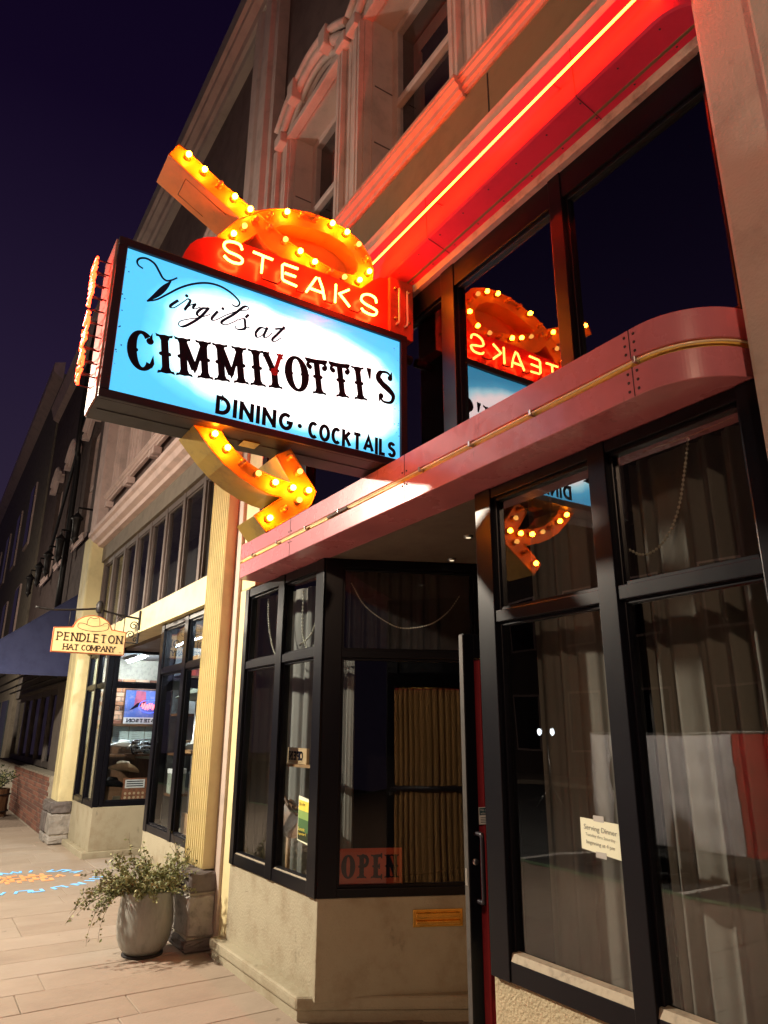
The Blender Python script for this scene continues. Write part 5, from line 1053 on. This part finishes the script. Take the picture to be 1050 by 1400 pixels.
for k, (v, n_, wd) in enumerate(((.2, 4, .5), (.02, 8, .9), (-.14, 5, .6))):
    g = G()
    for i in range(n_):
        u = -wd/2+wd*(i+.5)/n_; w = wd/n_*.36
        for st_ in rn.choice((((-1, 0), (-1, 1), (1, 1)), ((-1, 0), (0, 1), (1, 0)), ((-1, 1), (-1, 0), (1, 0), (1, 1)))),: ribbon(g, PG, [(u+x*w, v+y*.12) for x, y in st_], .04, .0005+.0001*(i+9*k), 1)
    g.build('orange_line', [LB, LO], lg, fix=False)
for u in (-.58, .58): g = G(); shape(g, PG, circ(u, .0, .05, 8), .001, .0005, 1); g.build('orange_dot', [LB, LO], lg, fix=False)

# ================================================================== STREET LAMPS
def street_lamp(x, y, h, label, power, spill, col=(1, .88, .70)):
    o = thing('street_lamp', label, 'street lamp', (x, y, 0), 'street lamps along the kerb')
    G().lathe([(.16, 0), (.16, .05), (.11, .08), (.10, .4), (.075, .45), (.055, .5), (.045, h-.5), (.05, h-.42), (1e-4, h-.42)], (x, y, 0), 16).build('post', IRON, o)
    G().lathe([(.05, -.42), (.09, -.36), (.10, -.30), (.07, -.27), (1e-4, -.27)], (x, y, h), 16).build('globe_holder', IRON, o)
    G().ball((x, y, h-.08), .2, 20).build('globe', glass('clear_globe', ior=1.12, tint=(1, 1, 1)), o)
    G().lathe([(.21, .02), (.16, .10), (.05, .15), (1e-4, .17)], (x, y, h), 18).build('lamp_cap', IRON, o)
    for kind, pw in (('SPOT', power), ('POINT', spill)):       # main downward light and the spill of the globe
        L = bpy.data.lights.new('lamp_light', kind); L.energy = pw; L.color = col; L.shadow_soft_size = .12
        if kind == 'SPOT': L.spot_size = rad(170); L.spot_blend = .35
        lo_ = bpy.data.objects.new('lamp_light', L); COL.objects.link(lo_); lo_.location = (x, y, h-.08); lo_.parent = o; lo_.matrix_parent_inverse = Matrix.Translation(-o.location)
    return o
street_lamp(-7.6, -2.0, 4.7, 'black street lamp post with clear globe opposite the planter pot', 2150, 520)
street_lamp(-18.5, -2.0, 4.7, 'added black street lamp post with clear globe opposite the navy awning', 650, 330)  # lamp added to brighten the far facades and paving
street_lamp(2.6, -2.2, 4.7, 'added black street lamp post with clear globe beyond the stucco pilaster', 60, 330, (1, .66, .43))  # lamp added out of view, tinted for the neon glow on the upper windows

# ================================================================== ACROSS THE ROAD (seen in the window reflections)
BN = thing('barrier_banner', 'white and red vinyl banner tied on a steel crowd barrier in the road', 'banner', (-5.6, -4, ROADZ))
def vinyl(name, x0, x1, m, seed):
    rn = random.Random(seed); vs = []; nx = 40; nz_ = 14
    for i in range(nx+1):
        for k in range(nz_+1):
            u = i/nx; v = k/nz_; vs.append((x0+(x1-x0)*u, -4+.012*math.sin(v*23+u*3+seed)*math.sin(u*5+1)+.008*math.sin(v*41+u*7), .22+1.36*v))
    fs = [(i*(nz_+1)+k, (i+1)*(nz_+1)+k, (i+1)*(nz_+1)+k+1, i*(nz_+1)+k+1) for i in range(nx) for k in range(nz_)]
    G().add(vs, fs, 0, True).add([(x, y-.004, z) for x, y, z in vs], [f[::-1] for f in fs], 0, True).build(name, m, BN, fix=False)
vinyl('white_cloth', -7.6, -5.36, mat('white_vinyl', (.74, .74, .80), .3, var=.04, coat=.3), 1); vinyl('red_cloth', -5.35, -3.3, mat('red_vinyl', (.55, .02, .02), .3, var=.05, coat=.3), 2)
for x in (-7.62, -6.4, -5.355, -4.3, -3.28): G().tube([(x, -4.03, ROADZ), (x, -4.03, 1.62)], .02, 8).build('post', STEEL, BN); G().box(x-.03, x+.03, -4.3, -3.76, ROADZ, ROADZ+.03).build('foot', STEEL, BN)
for z in (.2, 1.6): G().tube([(-7.62, -4.03, z), (-3.28, -4.03, z)], .018, 8).build('rail', STEEL, BN)
WL = mat('road_paint', (.7, .7, .68), .7, var=.2, vscale=15)
for i in range(5):
    q = struct(G().box(-11+i*2.6, -10.9+i*2.6, -5.2, -2.75, ROADZ+.001, ROADZ+.005).build('parking_line', WL))
# person watching from the road
def person():
    P = {'pel': ((0, 0, .95), .15), 'wai': ((0, 0, 1.08), .145), 'che': ((.02, 0, 1.30), .165), 'neck': ((.02, 0, 1.47), .06), 'head': ((.04, 0, 1.58), .092), 'top': ((.03, 0, 1.67), .08),
         'shL': ((.02, .17, 1.40), .075), 'elL': ((.02, .22, 1.13), .058), 'wrL': ((.12, .20, .92), .04), 'haL': ((.16, .19, .85), .035), 'shR': ((.02, -.17, 1.40), .075), 'elR': ((.0, -.23, 1.13), .058), 'wrR': ((.1, -.2, .92), .04), 'haR': ((.14, -.19, .85), .035),
         'hiL': ((0, .10, .88), .10), 'knL': ((.03, .11, .5), .07), 'anL': ((-.02, .11, .09), .05), 'toL': ((.15, .12, .04), .042), 'hiR': ((0, -.10, .88), .10), 'knR': ((.02, -.11, .5), .07), 'anR': ((-.03, -.11, .09), .05), 'toR': ((.14, -.12, .04), .042), 'nose': ((.135, 0, 1.575), .018)}
    E_ = [('pel', 'wai'), ('wai', 'che'), ('che', 'neck'), ('neck', 'head'), ('head', 'top'), ('head', 'nose'), ('che', 'shL'), ('shL', 'elL'), ('elL', 'wrL'), ('wrL', 'haL'), ('che', 'shR'), ('shR', 'elR'), ('elR', 'wrR'), ('wrR', 'haR'), ('pel', 'hiL'), ('hiL', 'knL'), ('knL', 'anL'), ('anL', 'toL'), ('pel', 'hiR'), ('hiR', 'knR'), ('knR', 'anR'), ('anR', 'toR')]
    ks = list(P); me = bpy.data.meshes.new('body'); me.from_pydata([P[k][0] for k in ks], [(ks.index(a), ks.index(b)) for a, b in E_], [])
    o = bpy.data.objects.new('body', me); COL.objects.link(o); md = o.modifiers.new('s', 'SKIN'); md.use_smooth_shade = True
    for v, k in zip(me.skin_vertices[0].data, ks): v.radius = (P[k][1], P[k][1]); v.use_root = k == 'pel'
    o.modifiers.new('u', 'SUBSURF').levels = 2; o.modifiers['u'].render_levels = 2
    m2 = bpy.data.meshes.new_from_object(o.evaluated_get(bpy.context.evaluated_depsgraph_get())); bpy.data.objects.remove(o)
    for m_ in (mat('dark_coat', (.015, .012, .022), .8), mat('dark_jeans', (.02, .02, .03), .8), mat('skin', (.45, .26, .18), .6), BLACK): m2.materials.append(m_)
    for p in m2.polygons:
        z = p.center.z; hand = abs(p.center.y) > .14 and z < .93 and p.center.x > .07; p.material_index = 2 if z > 1.47 or hand else (0 if z > .72 else (1 if z > .1 else 3)); p.use_smooth = True
    root = thing('person', 'person in a dark coat and red knit cap standing by the barrier banner', 'person', (0, 0, 0)); bo = link('body', m2, root)
    bo.matrix_parent_inverse = Matrix.Identity(4)
    for nm, g, m_ in (('cap', G().lathe([(.096, 0), (.10, .03), (.09, .075), (.05, .11), (1e-4, .12)], (.02, 0, 1.60), 18), mat('red_knit', (.30, .02, .02), .9)), ('coat_skirt', G().lathe([(.155, 1.1), (.17, .95), (.20, .75), (.215, .6), (.205, .6), (.15, 1.0)], (0, 0, 0), 20), mat('dark_coat', (0, 0, 0)))):
        q = g.build(nm, m_, root); q.matrix_parent_inverse = Matrix.Identity(4)
    root.location = (-6.55, -3.45, ROADZ); root.rotation_euler = (0, 0, rad(10))
person()
WK = thing('stand_in_light', 'made-up stand with two bright white lamps for distant lights across the road', 'stand-in light', (-13.4, -9, ROADZ))  # made-up stand in place of distant bright lights mirrored in the right window
G().tube([(-13.4, -9, ROADZ), (-13.4, -9, 1.6)], .03, 8).build('stand', STEEL, WK)
for a in (0, 2.1, 4.2): G().tube([(-13.4, -9, .35), (-13.4+.4*math.cos(a), -9+.4*math.sin(a), ROADZ)], .018, 6).build('leg', STEEL, WK)
for dx in (-.28, .22): hd = G().lathe([(.05, -.1), (.11, -.02), (.12, .03), (.1, .03), (1e-4, -.02)], (-13.4+dx, -9, 1.63), 18, axis='y').build('lamp_head', IRON, WK); G().lathe([(.098, .0), (.07, .03), (1e-4, .04)], (-13.4+dx, -8.985, 1.63), 16, axis='y').build('lens', emit('flood_lens', (.85, .93, 1), 16), hd)
OB = thing('opposite_building', 'dark brick building across the road with upright windows', 'building', (-12, -17, 0))
G().box(-34, 12, -19, -17, -.2, 15).build('wall', mat('opposite_brick', (.09, .06, .05), .85, var=.25, vscale=5), OB)
for i in range(14):
    for z in (.9, 4.9): w_ = G().box(-32.5+i*3.1, -31+i*3.1, -17.0, -16.95, z, z+2.2).build('window', TRIM, OB); G().box(-32.42+i*3.1, -31.08+i*3.1, -16.95, -16.94, z+.08, z+2.12).build('pane', MATS['black_glass'], w_)
struct(G().box(-60, 14, -17, -14, -.3, -.01).build('opposite_sidewalk', PAVE3))
